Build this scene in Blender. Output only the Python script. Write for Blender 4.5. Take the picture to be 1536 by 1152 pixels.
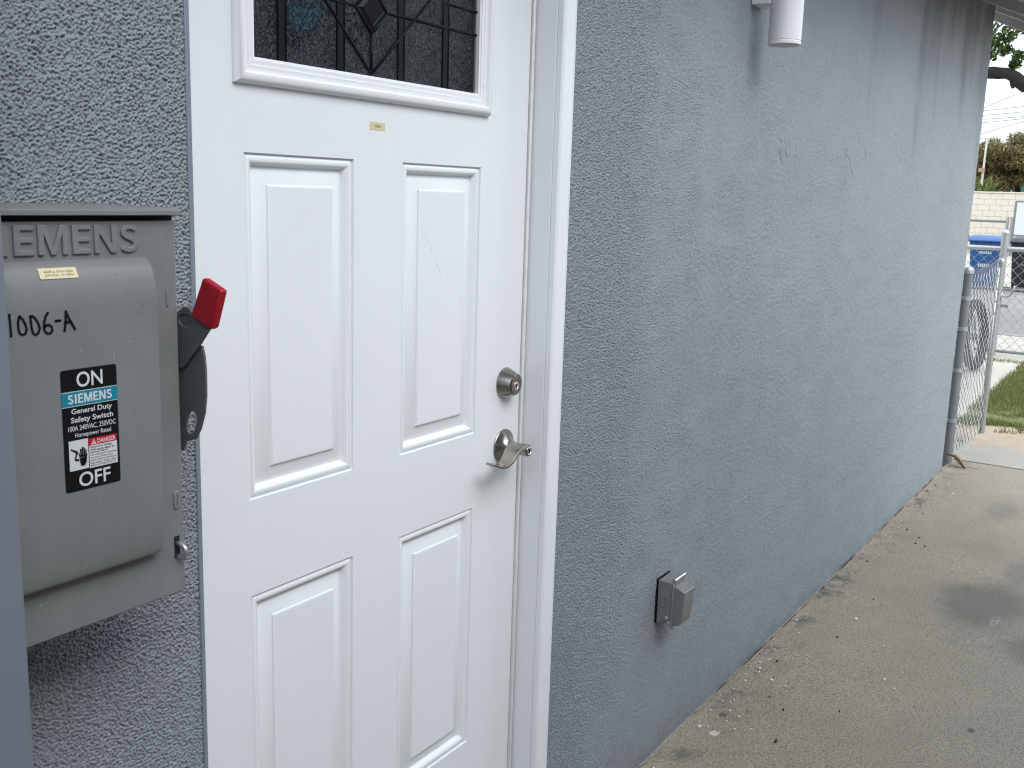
import bpy, math, random
import numpy as np
from mathutils import Vector, Matrix, noise as mnoise

for o in list(bpy.data.objects):
    bpy.data.objects.remove(o, do_unlink=True)
scene = bpy.context.scene
COL = scene.collection
R = math.radians

# ------------------------------------------------------------------ camera
cam_d = bpy.data.cameras.new('Camera')
cam = bpy.data.objects.new('Camera', cam_d)
COL.objects.link(cam)
scene.camera = cam
cam_d.sensor_width = 36.0
cam_d.lens = 35.94
cam_d.clip_start = 0.05
cam_d.clip_end = 3000
_r = Vector((0.55370481, -0.83213882, 0.03091874))
_u = Vector((0.13625643, 0.12716966, 0.98247751))
_f = Vector((0.8214896, 0.53978965, -0.18379872))
m3 = Matrix((_r, _u, -_f)).transposed()
cam.matrix_world = Matrix.Translation((-0.9493, -1.1901, 1.5959)) @ m3.to_4x4()
cam_d.dof.use_dof = True
cam_d.dof.focus_distance = 2.0
cam_d.dof.aperture_fstop = 22.0

# ------------------------------------------------------------------ sky and sun (overcast)
SUN_TO = Vector((-0.22, -0.68, 0.72)).normalized()
elev = math.asin(SUN_TO.z)
world = bpy.data.worlds.new('World')
scene.world = world
world.use_nodes = True
wn = world.node_tree
wn.nodes.clear()
w_out = wn.nodes.new('ShaderNodeOutputWorld')
w_bg = wn.nodes.new('ShaderNodeBackground')
w_sky = wn.nodes.new('ShaderNodeTexSky')
w_sky.sky_type = 'NISHITA'
w_sky.sun_disc = False
w_sky.sun_elevation = elev
w_sky.sun_rotation = math.atan2(SUN_TO.x, SUN_TO.y)
w_mix = wn.nodes.new('ShaderNodeMix'); w_mix.data_type = 'RGBA'
w_tc = wn.nodes.new('ShaderNodeTexCoord')
w_map = wn.nodes.new('ShaderNodeMapping'); w_map.inputs['Scale'].default_value = (1.0, 1.0, 3.0)
w_no = wn.nodes.new('ShaderNodeTexNoise'); w_no.inputs['Scale'].default_value = 3.0
w_no.inputs['Detail'].default_value = 6.0
w_ramp = wn.nodes.new('ShaderNodeValToRGB')
w_ramp.color_ramp.elements[0].position = 0.3; w_ramp.color_ramp.elements[0].color = (7.3, 8.4, 9.7, 1)
w_ramp.color_ramp.elements[1].position = 0.62; w_ramp.color_ramp.elements[1].color = (9.2, 10.1, 11.1, 1)
wn.links.new(w_tc.outputs['Generated'], w_map.inputs['Vector'])
wn.links.new(w_map.outputs['Vector'], w_no.inputs['Vector'])
wn.links.new(w_no.outputs['Fac'], w_ramp.inputs['Fac'])
w_mix.inputs['Factor'].default_value = 0.86
wn.links.new(w_sky.outputs['Color'], w_mix.inputs['A'])
wn.links.new(w_ramp.outputs['Color'], w_mix.inputs['B'])
# an overcast dome is about three times brighter overhead than at the horizon
w_sep = wn.nodes.new('ShaderNodeSeparateXYZ'); wn.links.new(w_tc.outputs['Generated'], w_sep.inputs[0])
w_mr = wn.nodes.new('ShaderNodeMapRange'); w_mr.inputs['From Min'].default_value = 0.0; w_mr.inputs['From Max'].default_value = 1.0
w_mr.inputs['To Min'].default_value = 1.05; w_mr.inputs['To Max'].default_value = 2.4
wn.links.new(w_sep.outputs['Z'], w_mr.inputs['Value'])
w_mul = wn.nodes.new('ShaderNodeVectorMath'); w_mul.operation = 'SCALE'
wn.links.new(w_mix.outputs['Result'], w_mul.inputs[0]); wn.links.new(w_mr.outputs['Result'], w_mul.inputs['Scale'])
wn.links.new(w_mul.outputs['Vector'], w_bg.inputs['Color'])
w_bg.inputs['Strength'].default_value = 0.085
wn.links.new(w_bg.outputs['Background'], w_out.inputs['Surface'])

sun_d = bpy.data.lights.new('Sun', 'SUN')
sun_d.energy = 1.1
sun_d.angle = R(32)
sun_d.color = (1.0, 0.97, 0.93)
sun = bpy.data.objects.new('Sun', sun_d)
COL.objects.link(sun)
sun.rotation_euler = SUN_TO.to_track_quat('Z', 'Y').to_euler()

scene.view_settings.view_transform = 'Standard'
scene.view_settings.look = 'None'
scene.view_settings.gamma = 1.0
scene.view_settings.use_curve_mapping = False
scene.view_settings.exposure = 0.62

if hasattr(scene, 'cycles'):
    scene.cycles.filter_width = 1.1      # crisp, like a phone picture

rng = random.Random(7)
nrng = np.random.default_rng(11)

# ------------------------------------------------------------------ materials
class NT:
    def __init__(s, name):
        s.m = bpy.data.materials.new(name); s.m.use_nodes = True
        s.t = s.m.node_tree; s.b = s.t.nodes['Principled BSDF']
    def n(s, typ, **kw):
        nd = s.t.nodes.new(typ)
        for k, v in kw.items():
            if k in nd.inputs: nd.inputs[k].default_value = v
            else: setattr(nd, k, v)
        return nd
    def l(s, a, b): s.t.links.new(a, b)
    def noise(s, scale, detail=3.0, rough=0.55, vec=None, dist=0.0):
        nd = s.n('ShaderNodeTexNoise', Scale=scale, Detail=detail, Roughness=rough, Distortion=dist)
        if vec is not None: s.l(vec, nd.inputs['Vector'])
        return nd.outputs['Fac']
    def obj(s, scale=(1, 1, 1)):
        tc = s.n('ShaderNodeTexCoord'); mp = s.n('ShaderNodeMapping'); mp.inputs['Scale'].default_value = scale
        s.l(tc.outputs['Object'], mp.inputs['Vector']); return mp.outputs['Vector']
    def ramp(s, fac, p0, p1, c0=(0, 0, 0, 1), c1=(1, 1, 1, 1)):
        r = s.n('ShaderNodeValToRGB'); e = r.color_ramp.elements
        e[0].position = p0; e[0].color = c0; e[1].position = p1; e[1].color = c1
        s.l(fac, r.inputs['Fac']); return r.outputs['Color']
    def mix(s, fac, a, b, mode='MIX'):
        nd = s.n('ShaderNodeMix', data_type='RGBA', blend_type=mode)
        for k, v in (('Factor', fac), ('A', a), ('B', b)):
            i = nd.inputs[k] if k != 'Factor' else nd.inputs['Factor']
            if hasattr(v, 'is_output'): s.l(v, i)
            else: i.default_value = v if not isinstance(v, tuple) or len(v) == 4 else (*v, 1)
        return nd.outputs['Result']
    def math(s, op, a, b=None, c=None, clamp=False):
        nd = s.n('ShaderNodeMath', operation=op, use_clamp=clamp)
        for i, v in enumerate((a, b, c)):
            if v is None: continue
            if hasattr(v, 'is_output'): s.l(v, nd.inputs[i])
            else: nd.inputs[i].default_value = v
        return nd.outputs[0]
    def sstep(s, v, lo, hi):
        nd = s.n('ShaderNodeMapRange', interpolation_type='SMOOTHSTEP')
        s.l(v, nd.inputs['Value']); nd.inputs['From Min'].default_value = lo; nd.inputs['From Max'].default_value = hi
        return nd.outputs['Result']
    def bump(s, h, strength=0.3, dist=0.001, prev=None):
        nd = s.n('ShaderNodeBump', Strength=strength, Distance=dist)
        s.l(h, nd.inputs['Height'])
        if prev is not None: s.l(prev, nd.inputs['Normal'])
        return nd.outputs['Normal']
    def set(s, **kw):
        for k, v in kw.items():
            k = k.replace('_', ' ')
            i = s.b.inputs[k]
            if hasattr(v, 'is_output'): s.l(v, i)
            else: i.default_value = (*v, 1) if isinstance(v, tuple) and len(v) == 3 else v
        return s
    def xyz(s):
        tc = s.n('ShaderNodeTexCoord'); sp = s.n('ShaderNodeSeparateXYZ')
        s.l(tc.outputs['Object'], sp.inputs[0]); return sp.outputs

def plain(name, col, rough=0.5, metal=0.0, var=0.08, nscale=30, bump=0.0, bscale=200, spec=0.5, coat=0.0):
    t = NT(name); v = t.obj()
    f = t.noise(nscale, 4, 0.6, v)
    c = t.mix(t.ramp(f, 0.3, 0.7), tuple(x * (1 - var) for x in col), tuple(min(1, x * (1 + var)) for x in col))
    t.set(Base_Color=c, Metallic=metal, Specular_IOR_Level=spec, Coat_Weight=coat)
    g = t.noise(nscale * 2.3, 3, 0.6, v)
    rr = t.n('ShaderNodeMapRange'); t.l(g, rr.inputs['Value'])
    rr.inputs['To Min'].default_value = max(0.02, rough - 0.08); rr.inputs['To Max'].default_value = min(1, rough + 0.08)
    t.l(rr.outputs['Result'], t.b.inputs['Roughness'])
    if bump > 0:
        t.set(Normal=t.bump(t.noise(bscale, 3, 0.6, v), bump, 0.001))
    return t.m

def stucco_mat():
    t = NT('stucco_paint'); v = t.obj(); X = t.xyz()
    n1 = t.noise(1.3, 5, 0.6, v); n2 = t.noise(9, 5, 0.65, v)
    c = t.mix(t.ramp(n1, 0.32, 0.68), (0.236, 0.257, 0.279), (0.266, 0.288, 0.311))
    c = t.mix(t.math('MULTIPLY', t.ramp(n2, 0.45, 0.75), 0.35), c, (0.215, 0.234, 0.256))
    # darker towards the eave and the far end, in ragged streaks of uneven length
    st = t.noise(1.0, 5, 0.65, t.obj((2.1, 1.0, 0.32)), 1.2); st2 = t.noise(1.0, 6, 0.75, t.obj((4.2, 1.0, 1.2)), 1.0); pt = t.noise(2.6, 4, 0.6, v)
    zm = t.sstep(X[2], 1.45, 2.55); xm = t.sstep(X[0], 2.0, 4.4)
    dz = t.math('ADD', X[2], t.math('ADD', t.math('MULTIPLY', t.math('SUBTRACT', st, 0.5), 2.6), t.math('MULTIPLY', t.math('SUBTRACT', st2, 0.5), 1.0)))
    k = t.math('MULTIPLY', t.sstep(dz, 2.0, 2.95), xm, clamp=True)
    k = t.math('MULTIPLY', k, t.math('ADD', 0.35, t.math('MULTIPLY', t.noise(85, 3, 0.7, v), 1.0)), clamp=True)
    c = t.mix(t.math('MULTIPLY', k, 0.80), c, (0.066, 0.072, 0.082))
    # fine dirt speckle
    sp = t.noise(160, 2, 0.5, v)
    spm = t.math('MULTIPLY', t.ramp(sp, 0.64, 0.74), t.math('MULTIPLY', zm, t.sstep(X[0], 1.9, 3.2)))
    c = t.mix(t.math('MULTIPLY', spm, 0.7), c, (0.07, 0.075, 0.085))
    # dirt splash near the ground
    gm = t.math('MULTIPLY', t.sstep(X[2], 0.22, 0.0), t.ramp(t.noise(14, 5, 0.7, v), 0.42, 0.66))
    c = t.mix(t.math('MULTIPLY', gm, 0.45), c, (0.16, 0.165, 0.17))
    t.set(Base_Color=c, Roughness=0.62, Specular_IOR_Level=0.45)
    lg = t.math('MULTIPLY', t.math('LOGARITHM', t.math('ADD', t.math('MAXIMUM', X[0], -0.4), 1.5), 2.718), 1.8)
    cb = t.n('ShaderNodeCombineXYZ'); t.l(lg, cb.inputs[0]); t.l(X[1], cb.inputs[1]); t.l(X[2], cb.inputs[2]); wv = cb.outputs[0]
    b = t.bump(t.noise(380, 3, 0.65, wv), 0.4, 0.0010)
    b = t.bump(t.noise(110, 4, 0.75, wv), 0.5, 0.002, b)
    t.set(Normal=b)
    return t.m

def concrete_mat(name, base, dark, stains=False, speck=1.0):
    t = NT(name); v = t.obj(); X = t.xyz()
    n1 = t.noise(1.1, 6, 0.65, v, 0.4); n2 = t.noise(7, 6, 0.7, v); n3 = t.noise(110, 4, 0.8, v); n4 = t.noise(240, 3, 0.7, v)
    c = t.mix(t.ramp(n1, 0.3, 0.7), dark, base)
    c = t.mix(t.math('MULTIPLY', t.ramp(n2, 0.42, 0.72), 0.30), c, tuple(x * 0.72 for x in dark))
    c = t.mix(t.math('MULTIPLY', t.ramp(n3, 0.49, 0.62), 0.80 * speck), c, tuple(x * 0.45 for x in dark))
    c = t.mix(t.math('MULTIPLY', t.ramp(n4, 0.53, 0.65), 0.70 * speck), c, tuple(min(1, x * 1.75) for x in base))
    if stains:
        def blob(cx, cy, rx, ry, hard=0.5, wob=0.35):
            wv = t.noise(9.0 / max(rx, 0.03) * 0.1, 4, 0.7, v)
            dx = t.math('DIVIDE', t.math('SUBTRACT', X[0], cx), rx); dy = t.math('DIVIDE', t.math('SUBTRACT', X[1], cy), ry)
            d = t.math('SQRT', t.math('ADD', t.math('MULTIPLY', dx, dx), t.math('MULTIPLY', dy, dy)))
            d = t.math('ADD', d, t.math('MULTIPLY', t.math('SUBTRACT', wv, 0.5), wob * 2))
            return t.sstep(d, 1.0, hard)
        for cx, cy, rx, ry, k, col in ((3.42, -0.66, 0.42, 0.22, 0.55, (0.085, 0.083, 0.078)),
                                       (3.05, -0.86, 0.16, 0.12, 0.45, (0.08, 0.078, 0.074)),
                                       (3.9, -0.72, 0.30, 0.10, 0.35, (0.09, 0.088, 0.085)),
                                       (4.9, -0.50, 0.28, 0.12, 0.35, (0.10, 0.098, 0.095)),
                                       (5.2, -0.85, 0.35, 0.18, 0.40, (0.10, 0.098, 0.095))):
            c = t.mix(t.math('MULTIPLY', blob(cx, cy, rx, ry, 0.25, 0.8), k), c, col)
        for cx, cy, r_ in ((1.925, -0.135, 0.015), (2.13, -0.215, 0.010), (2.24, -0.255, 0.007), (1.99, -0.19, 0.005), (2.30, -0.80, 0.013), (2.35, -0.62, 0.006)):
            c = t.mix(t.math('MULTIPLY', blob(cx, cy, r_ * 1.5, r_, 0.55, 0.7), 0.7), c, (0.055, 0.050, 0.042))
        c = t.mix(t.math('MULTIPLY', blob(1.80, -0.158, 0.022, 0.014, 0.8, 0.9), 0.85), c, (0.55, 0.53, 0.48))
        c = t.mix(t.math('MULTIPLY', t.math('MULTIPLY', blob(3.27, -0.72, 0.07, 0.028, 0.5, 0.8), t.ramp(t.noise(60, 4, 0.7, v), 0.48, 0.6)), 0.7), c, (0.36, 0.35, 0.33))
        ck = t.noise(2.2, 6, 0.62, v, 0.3)
        cl_ = t.sstep(t.math('ABSOLUTE', t.math('SUBTRACT', ck, 0.5)), 0.0035, 0.0)
        c = t.mix(t.math('MULTIPLY', t.math('MULTIPLY', cl_, t.ramp(t.noise(0.9, 3, 0.5, v), 0.52, 0.62)), 0.5), c, (0.07, 0.065, 0.055))
        # grime gathered along the foot of the wall
        near = t.sstep(X[1], -0.24, -0.085)
        g = t.math('MULTIPLY', near, t.ramp(t.noise(6.5, 7, 0.75, v), 0.50, 0.64))
        c = t.mix(t.math('MULTIPLY', g, 0.75), c, (0.040, 0.042, 0.038))
        near2 = t.sstep(X[1], -0.13, -0.07)
        g2 = t.math('MULTIPLY', near2, t.ramp(t.noise(11, 6, 0.7, v), 0.46, 0.6))
        c = t.mix(t.math('MULTIPLY', g2, 0.5), c, (0.36, 0.33, 0.28))
    t.set(Base_Color=c, Roughness=0.85, Specular_IOR_Level=0.3)
    b = t.bump(n3, 0.6, 0.0025); b = t.bump(n4, 0.5, 0.0012, b); b = t.bump(n2, 0.4, 0.006, b)
    t.set(Normal=b)
    return t.m

def glass_mat():
    t = NT('seedy_glass'); v = t.obj()
    vo = t.n('ShaderNodeTexVoronoi', Scale=400.0); t.l(v, vo.inputs['Vector'])
    sub = t.n('ShaderNodeVectorMath', operation='SUBTRACT'); t.l(vo.outputs['Color'], sub.inputs[0]); sub.inputs[1].default_value = (0.5, 0.5, 0.5)
    sc = t.n('ShaderNodeVectorMath', operation='SCALE'); t.l(sub.outputs[0], sc.inputs[0]); sc.inputs['Scale'].default_value = 0.62
    ge = t.n('ShaderNodeNewGeometry'); ad = t.n('ShaderNodeVectorMath', operation='ADD'); t.l(ge.outputs['Normal'], ad.inputs[0]); t.l(sc.outputs[0], ad.inputs[1])
    nm = t.n('ShaderNodeVectorMath', operation='NORMALIZE'); t.l(ad.outputs[0], nm.inputs[0])
    t.set(Base_Color=(0.008, 0.009, 0.011), Roughness=0.05, Specular_IOR_Level=0.34, Normal=nm.outputs[0])
    tr = t.n('ShaderNodeBsdfTransparent'); tr.inputs['Color'].default_value = (0.82, 0.86, 0.88, 1)
    mx = t.n('ShaderNodeMixShader'); mx.inputs[0].default_value = 0.5
    out = t.t.nodes['Material Output']
    t.l(t.b.outputs[0], mx.inputs[1]); t.l(tr.outputs[0], mx.inputs[2]); t.l(mx.outputs[0], out.inputs['Surface'])
    return t.m

def leaf_mat(name, c0, c1, c2):
    t = NT(name)
    g = t.n('ShaderNodeNewGeometry')
    r = t.n('ShaderNodeValToRGB'); e = r.color_ramp.elements
    e[0].position = 0; e[0].color = (*c0, 1); e[1].position = 1; e[1].color = (*c2, 1)
    m = e.new(0.55); m.color = (*c1, 1)
    t.l(g.outputs['Random Per Island'], r.inputs['Fac'])
    t.set(Base_Color=r.outputs['Color'], Roughness=0.55)
    tl = t.n('ShaderNodeBsdfTranslucent'); t.l(r.outputs['Color'], tl.inputs['Color'])
    mx = t.n('ShaderNodeMixShader'); mx.inputs[0].default_value = 0.3
    out = t.t.nodes['Material Output']
    t.l(t.b.outputs[0], mx.inputs[1]); t.l(tl.outputs[0], mx.inputs[2]); t.l(mx.outputs[0], out.inputs['Surface'])
    return t.m

def teal_mat():
    t = NT('teal_patch'); v = t.obj()
    n = t.noise(38, 6, 0.75, v, 1.2)
    z = t.math('ADD', t.xyz()[2], t.math('MULTIPLY', t.math('SUBTRACT', n, 0.5), 0.10))
    c = t.mix(t.sstep(z, 1.874, 1.890), (0.06, 0.60, 0.85), (0.80, 0.86, 0.88))
    c = t.mix(t.sstep(z, 1.896, 1.912), c, (0.07, 0.48, 0.64))
    t.set(Base_Color=c, Roughness=0.9); return t.m

def brushed(name, col, rough):
    t = NT(name); v = t.obj((1, 1, 1))
    n = t.noise(700, 2, 0.6, t.obj((1, 1, 0.1)))
    rr = t.n('ShaderNodeMapRange'); t.l(n, rr.inputs['Value']); rr.inputs['To Min'].default_value = rough - 0.06; rr.inputs['To Max'].default_value = rough + 0.08
    t.set(Base_Color=col, Metallic=1.0); t.l(rr.outputs['Result'], t.b.inputs['Roughness'])
    t.set(Normal=t.bump(n, 0.08, 0.0004))
    return t.m

def enclosure_mat():
    t = NT('enclosure_grey_paint'); v = t.obj()
    n1 = t.noise(9, 5, 0.65, v); c = t.mix(t.ramp(n1, 0.3, 0.7), (0.172, 0.176, 0.176), (0.196, 0.200, 0.199))
    sp = t.noise(260, 2, 0.5, v); c = t.mix(t.math('MULTIPLY', t.ramp(sp, 0.735, 0.76), 0.7), c, (0.42, 0.42, 0.41))
    sd = t.noise(200, 2, 0.5, t.obj((1, 1, 1.3))); c = t.mix(t.math('MULTIPLY', t.ramp(sd, 0.745, 0.77), 0.7), c, (0.06, 0.06, 0.06))
    du = t.noise(22, 6, 0.8, t.obj((1.6, 1, 0.5))); c = t.mix(t.math('MULTIPLY', t.ramp(du, 0.52, 0.72), 0.22), c, (0.27, 0.265, 0.25))
    t.set(Base_Color=c, Specular_IOR_Level=0.45)
    rr = t.n('ShaderNodeMapRange'); t.l(du, rr.inputs['Value']); rr.inputs['To Min'].default_value = 0.32; rr.inputs['To Max'].default_value = 0.52
    t.l(rr.outputs['Result'], t.b.inputs['Roughness'])
    t.set(Normal=t.bump(t.noise(500, 2, 0.6, v), 0.05, 0.001)); return t.m
M = {
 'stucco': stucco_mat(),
 'bead': plain('smooth_wall_paint', (0.20, 0.225, 0.265), 0.5, var=0.05),
 'door': plain('door_white_paint', (0.78, 0.80, 0.815), 0.34, var=0.012, nscale=6, bump=0.05, bscale=900),
 'trim': plain('trim_white_paint', (0.77, 0.785, 0.80), 0.36, var=0.015, nscale=9, bump=0.05, bscale=600),
 'vinyl': plain('lite_frame_white', (0.80, 0.81, 0.82), 0.30, var=0.01),
 'seal': plain('weatherstrip', (0.70, 0.71, 0.71), 0.5),
 'gap': plain('dark_gap', (0.02, 0.02, 0.022), 0.8, spec=0.12),
 'glass': glass_mat(),
 'came': plain('black_lead_came', (0.007, 0.008, 0.009), 0.45, spec=0.15),
 'bevelglass': plain('bevelled_dark_glass', (0.012, 0.012, 0.013), 0.10, spec=0.2),
 'interior': plain('dark_interior', (0.010, 0.010, 0.011), 0.9, spec=0.1),
 'teal': teal_mat(),
 'nickel': brushed('satin_nickel', (0.36, 0.34, 0.305), 0.22),
 'nickel_dk': brushed('satin_nickel_plug', (0.22, 0.21, 0.19), 0.24),
 'chrome': brushed('bright_metal', (0.72, 0.71, 0.69), 0.18),
 'black': plain('black_print', (0.008, 0.008, 0.009), 0.45, var=0.02, spec=0.12),
 'white_print': plain('white_print', (0.60, 0.61, 0.62), 0.5, var=0.03),
 'grey_print': plain('grey_print', (0.05, 0.05, 0.052), 0.5, var=0.02, spec=0.12),
 'teal_print': plain('teal_print', (0.012, 0.21, 0.29), 0.45, var=0.03, spec=0.12),
 'red_print': plain('red_print', (0.50, 0.012, 0.025), 0.45, var=0.03, spec=0.12),
 'ink': plain('marker_ink', (0.010, 0.010, 0.012), 0.35, var=0.05, spec=0.12),
 'sticker': plain('cream_sticker', (0.66, 0.58, 0.36), 0.55, var=0.06, nscale=200),
 'sticker_ink': plain('faded_ink', (0.26, 0.22, 0.13), 0.6),
 'enclosure': enclosure_mat(),
 'handle_grey': plain('handle_dark_grey', (0.095, 0.102, 0.105), 0.42, var=0.06),
 'red_grip': plain('red_vinyl_grip', (0.34, 0.003, 0.016), 0.42, var=0.05, nscale=60),
 'cabinet': plain('cabinet_blue_grey_paint', (0.160, 0.178, 0.205), 0.45, var=0.03, nscale=5, bump=0.1, bscale=300),
 'zinc': plain('galvanised_zinc', (0.42, 0.43, 0.43), 0.42, metal=0.75, var=0.15, nscale=60),
 'zinc_wire': plain('galvanised_wire', (0.40, 0.41, 0.41), 0.45, metal=0.7, var=0.2, nscale=40),
 'post_paint': plain('grey_painted_post', (0.165, 0.178, 0.180), 0.5, var=0.10, nscale=40),
 'outlet': plain('outlet_grey_metal', (0.22, 0.225, 0.22), 0.38, metal=0.25, var=0.06, nscale=60),
 'lamp_white': plain('lamp_white_powdercoat', (0.80, 0.81, 0.82), 0.38, var=0.015),
 'lamp_lens': plain('lamp_frosted_lens', (0.42, 0.43, 0.43), 0.35, var=0.03),
 'timber_white': plain('old_white_timber_paint', (0.52, 0.525, 0.53), 0.6, var=0.08, nscale=8),
 'roof': plain('roof_shingle', (0.12, 0.115, 0.11), 0.9, var=0.2),
 'slab': concrete_mat('old_concrete', (0.300, 0.260, 0.203), (0.222, 0.192, 0.148), True),
 'strip': concrete_mat('newer_concrete', (0.35, 0.325, 0.28), (0.28, 0.26, 0.22), False, 0.6),
 'walk': concrete_mat('pale_walk_concrete', (0.52, 0.47, 0.40), (0.45, 0.41, 0.35), False, 0.4),
 'asphalt': concrete_mat('weathered_asphalt', (0.30, 0.285, 0.265), (0.22, 0.21, 0.195), False, 1.2),
 'dirt': concrete_mat('dry_dirt', (0.42, 0.335, 0.25), (0.33, 0.26, 0.185), False, 0.7),
 'yard': concrete_mat('far_yard', (0.46, 0.42, 0.36), (0.38, 0.35, 0.30), False, 0.4),
 'turf': concrete_mat('turf_soil', (0.16, 0.17, 0.06), (0.11, 0.125, 0.045), False, 0.8),
 'fillet': concrete_mat('mortar_fillet', (0.34, 0.30, 0.24), (0.17, 0.15, 0.12), False, 0.8),
 'chips': plain('white_paint_chips', (0.62, 0.60, 0.54), 0.7, var=0.2, nscale=40),
 'deadleaf': plain('dry_leaf_brown', (0.22, 0.14, 0.075), 0.7, var=0.3, nscale=60),
 'cream_wall': None,
 'shade_wall': plain('plain_render', (0.20, 0.195, 0.19), 0.8, var=0.1, nscale=4),
 'blue_bin': plain('blue_plastic', (0.016, 0.078, 0.235), 0.42, var=0.08, nscale=12),
 'black_bin': plain('black_plastic', (0.012, 0.012, 0.014), 0.45, var=0.1),
 'green_bin': plain('green_plastic', (0.035, 0.075, 0.045), 0.45, var=0.1),
 'rubber': plain('black_rubber', (0.012, 0.012, 0.013), 0.65, var=0.2),
 'rim': plain('grey_rim', (0.36, 0.36, 0.36), 0.35, metal=0.8),
 'bark': plain('dark_bark', (0.020, 0.016, 0.013), 0.9, var=0.35, nscale=12, bump=0.9, bscale=30),
 'leaf': leaf_mat('green_leaves', (0.030, 0.055, 0.012), (0.085, 0.135, 0.028), (0.19, 0.23, 0.06)),
 'bush': leaf_mat('brown_green_leaves', (0.07, 0.062, 0.018), (0.18, 0.145, 0.05), (0.34, 0.27, 0.12)),
 'frond': leaf_mat('pale_fronds', (0.06, 0.10, 0.025), (0.13, 0.19, 0.055), (0.26, 0.30, 0.11)),
 'grass': leaf_mat('grass_blades', (0.075, 0.105, 0.022), (0.14, 0.18, 0.045), (0.27, 0.26, 0.10)),
 'cable': plain('wire_cable', (0.10, 0.10, 0.105), 0.7),
 'pole': plain('pale_pole', (0.50, 0.46, 0.40), 0.8),
 'green_shed': plain('green_painted_wall', (0.06, 0.20, 0.13), 0.7),
 'white_sheet': plain('white_sheet_metal', (0.62, 0.64, 0.65), 0.5),
 'sign_red': plain('faded_red_sign', (0.40, 0.22, 0.16), 0.7),
}
def block_mat():
    t = NT('cream_block_paint'); v = t.obj()
    n = t.noise(3, 5, 0.6, v)
    t.set(Base_Color=t.mix(t.ramp(n, 0.3, 0.7), (0.64, 0.58, 0.47), (0.72, 0.66, 0.55)), Roughness=0.85)
    return t.m
M['cream_wall'] = block_mat()

# ------------------------------------------------------------------ mesh helpers
class MB:
    def __init__(s): s.v = []; s.f = []
    def add(s, vs, fs):
        b = len(s.v); s.v += [tuple(p) for p in vs]; s.f += [tuple(b + i for i in f) for f in fs]; return s
    def box(s, x0, x1, y0, y1, z0, z1):
        vs = [(x, y, z) for z in (z0, z1) for y in (y0, y1) for x in (x0, x1)]
        return s.add(vs, [(0, 2, 3, 1), (4, 5, 7, 6), (0, 1, 5, 4), (2, 6, 7, 3), (0, 4, 6, 2), (1, 3, 7, 5)])
    def prism(s, poly, axis, a, b):
        """poly: list of 2D pts; axis 'x' -> pts are (y,z), 'y' -> (x,z), 'z' -> (x,y)"""
        def P(p, t):
            return {'x': (t, p[0], p[1]), 'y': (p[0], t, p[1]), 'z': (p[0], p[1], t)}[axis]
        n = len(poly); vs = [P(p, a) for p in poly] + [P(p, b) for p in poly]
        fs = [tuple(range(n))[::-1], tuple(range(n, 2 * n))] + [(i, (i + 1) % n, n + (i + 1) % n, n + i) for i in range(n)]
        return s.add(vs, fs)
    def tube(s, path, r, n=8, cap=True):
        path = [Vector(p) for p in path]; k = len(path)
        rs = r if isinstance(r, (list, tuple)) else [r] * k
        vs = []; up = None
        for i, p in enumerate(path):
            d = (path[min(i + 1, k - 1)] - path[max(i - 1, 0)]).normalized()
            if up is None:
                up = d.orthogonal().normalized()
            up = (up - d * up.dot(d)).normalized(); w = d.cross(up)
            for j in range(n):
                a = 2 * math.pi * j / n
                vs.append(p + (up * math.cos(a) + w * math.sin(a)) * rs[i])
        fs = [(i * n + j, i * n + (j + 1) % n, (i + 1) * n + (j + 1) % n, (i + 1) * n + j) for i in range(k - 1) for j in range(n)]
        if cap: fs += [tuple(range(n))[::-1], tuple((k - 1) * n + j for j in range(n))]
        return s.add(vs, fs)
    def lathe(s, prof, o, axis, n=32):
        """prof: list of (radius, dist along axis)"""
        o = Vector(o); ax = Vector(axis).normalized(); u = ax.orthogonal().normalized(); w = ax.cross(u); vs = []
        for r_, t in prof:
            for j in range(n):
                a = 2 * math.pi * j / n
                vs.append(o + ax * t + (u * math.cos(a) + w * math.sin(a)) * r_)
        k = len(prof)
        fs = [(i * n + j, i * n + (j + 1) % n, (i + 1) * n + (j + 1) % n, (i + 1) * n + j) for i in range(k - 1) for j in range(n)]
        fs += [tuple(range(n))[::-1], tuple((k - 1) * n + j for j in range(n))]
        return s.add(vs, fs)
    def ribbon(s, path, w, y, th=0.0004):
        """flat ink stroke in the xz plane at depth y"""
        for i in range(len(path) - 1):
            pass
        P = [Vector((p[0], 0, p[1])) for p in path]; L = []; Rr = []
        for i, p in enumerate(P):
            d = (P[min(i + 1, len(P) - 1)] - P[max(i - 1, 0)]); d.y = 0; d.normalize()
            nn = Vector((-d.z, 0, d.x)); L.append(p + nn * w / 2); Rr.append(p - nn * w / 2)
        n = len(P)
        vs = [(p.x, y, p.z) for p in L] + [(p.x, y, p.z) for p in Rr] + [(p.x, y + th, p.z) for p in L] + [(p.x, y + th, p.z) for p in Rr]
        fs = []
        for i in range(n - 1):
            fs += [(i, i + 1, n + i + 1, n + i), (i, 2 * n + i, 2 * n + i + 1, i + 1), (n + i, n + i + 1, 3 * n + i + 1, 3 * n + i)]
        s.add(vs, fs)
        for p in (P[0], P[-1]):
            s.lathe([(w / 2, 0), (w / 2, th)], (p.x, y, p.z), (0, 1, 0), 10)
        return s
    def mesh(s, name):
        me = bpy.data.meshes.new(name); me.from_pydata(s.v, [], s.f); me.update(); return me

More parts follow.
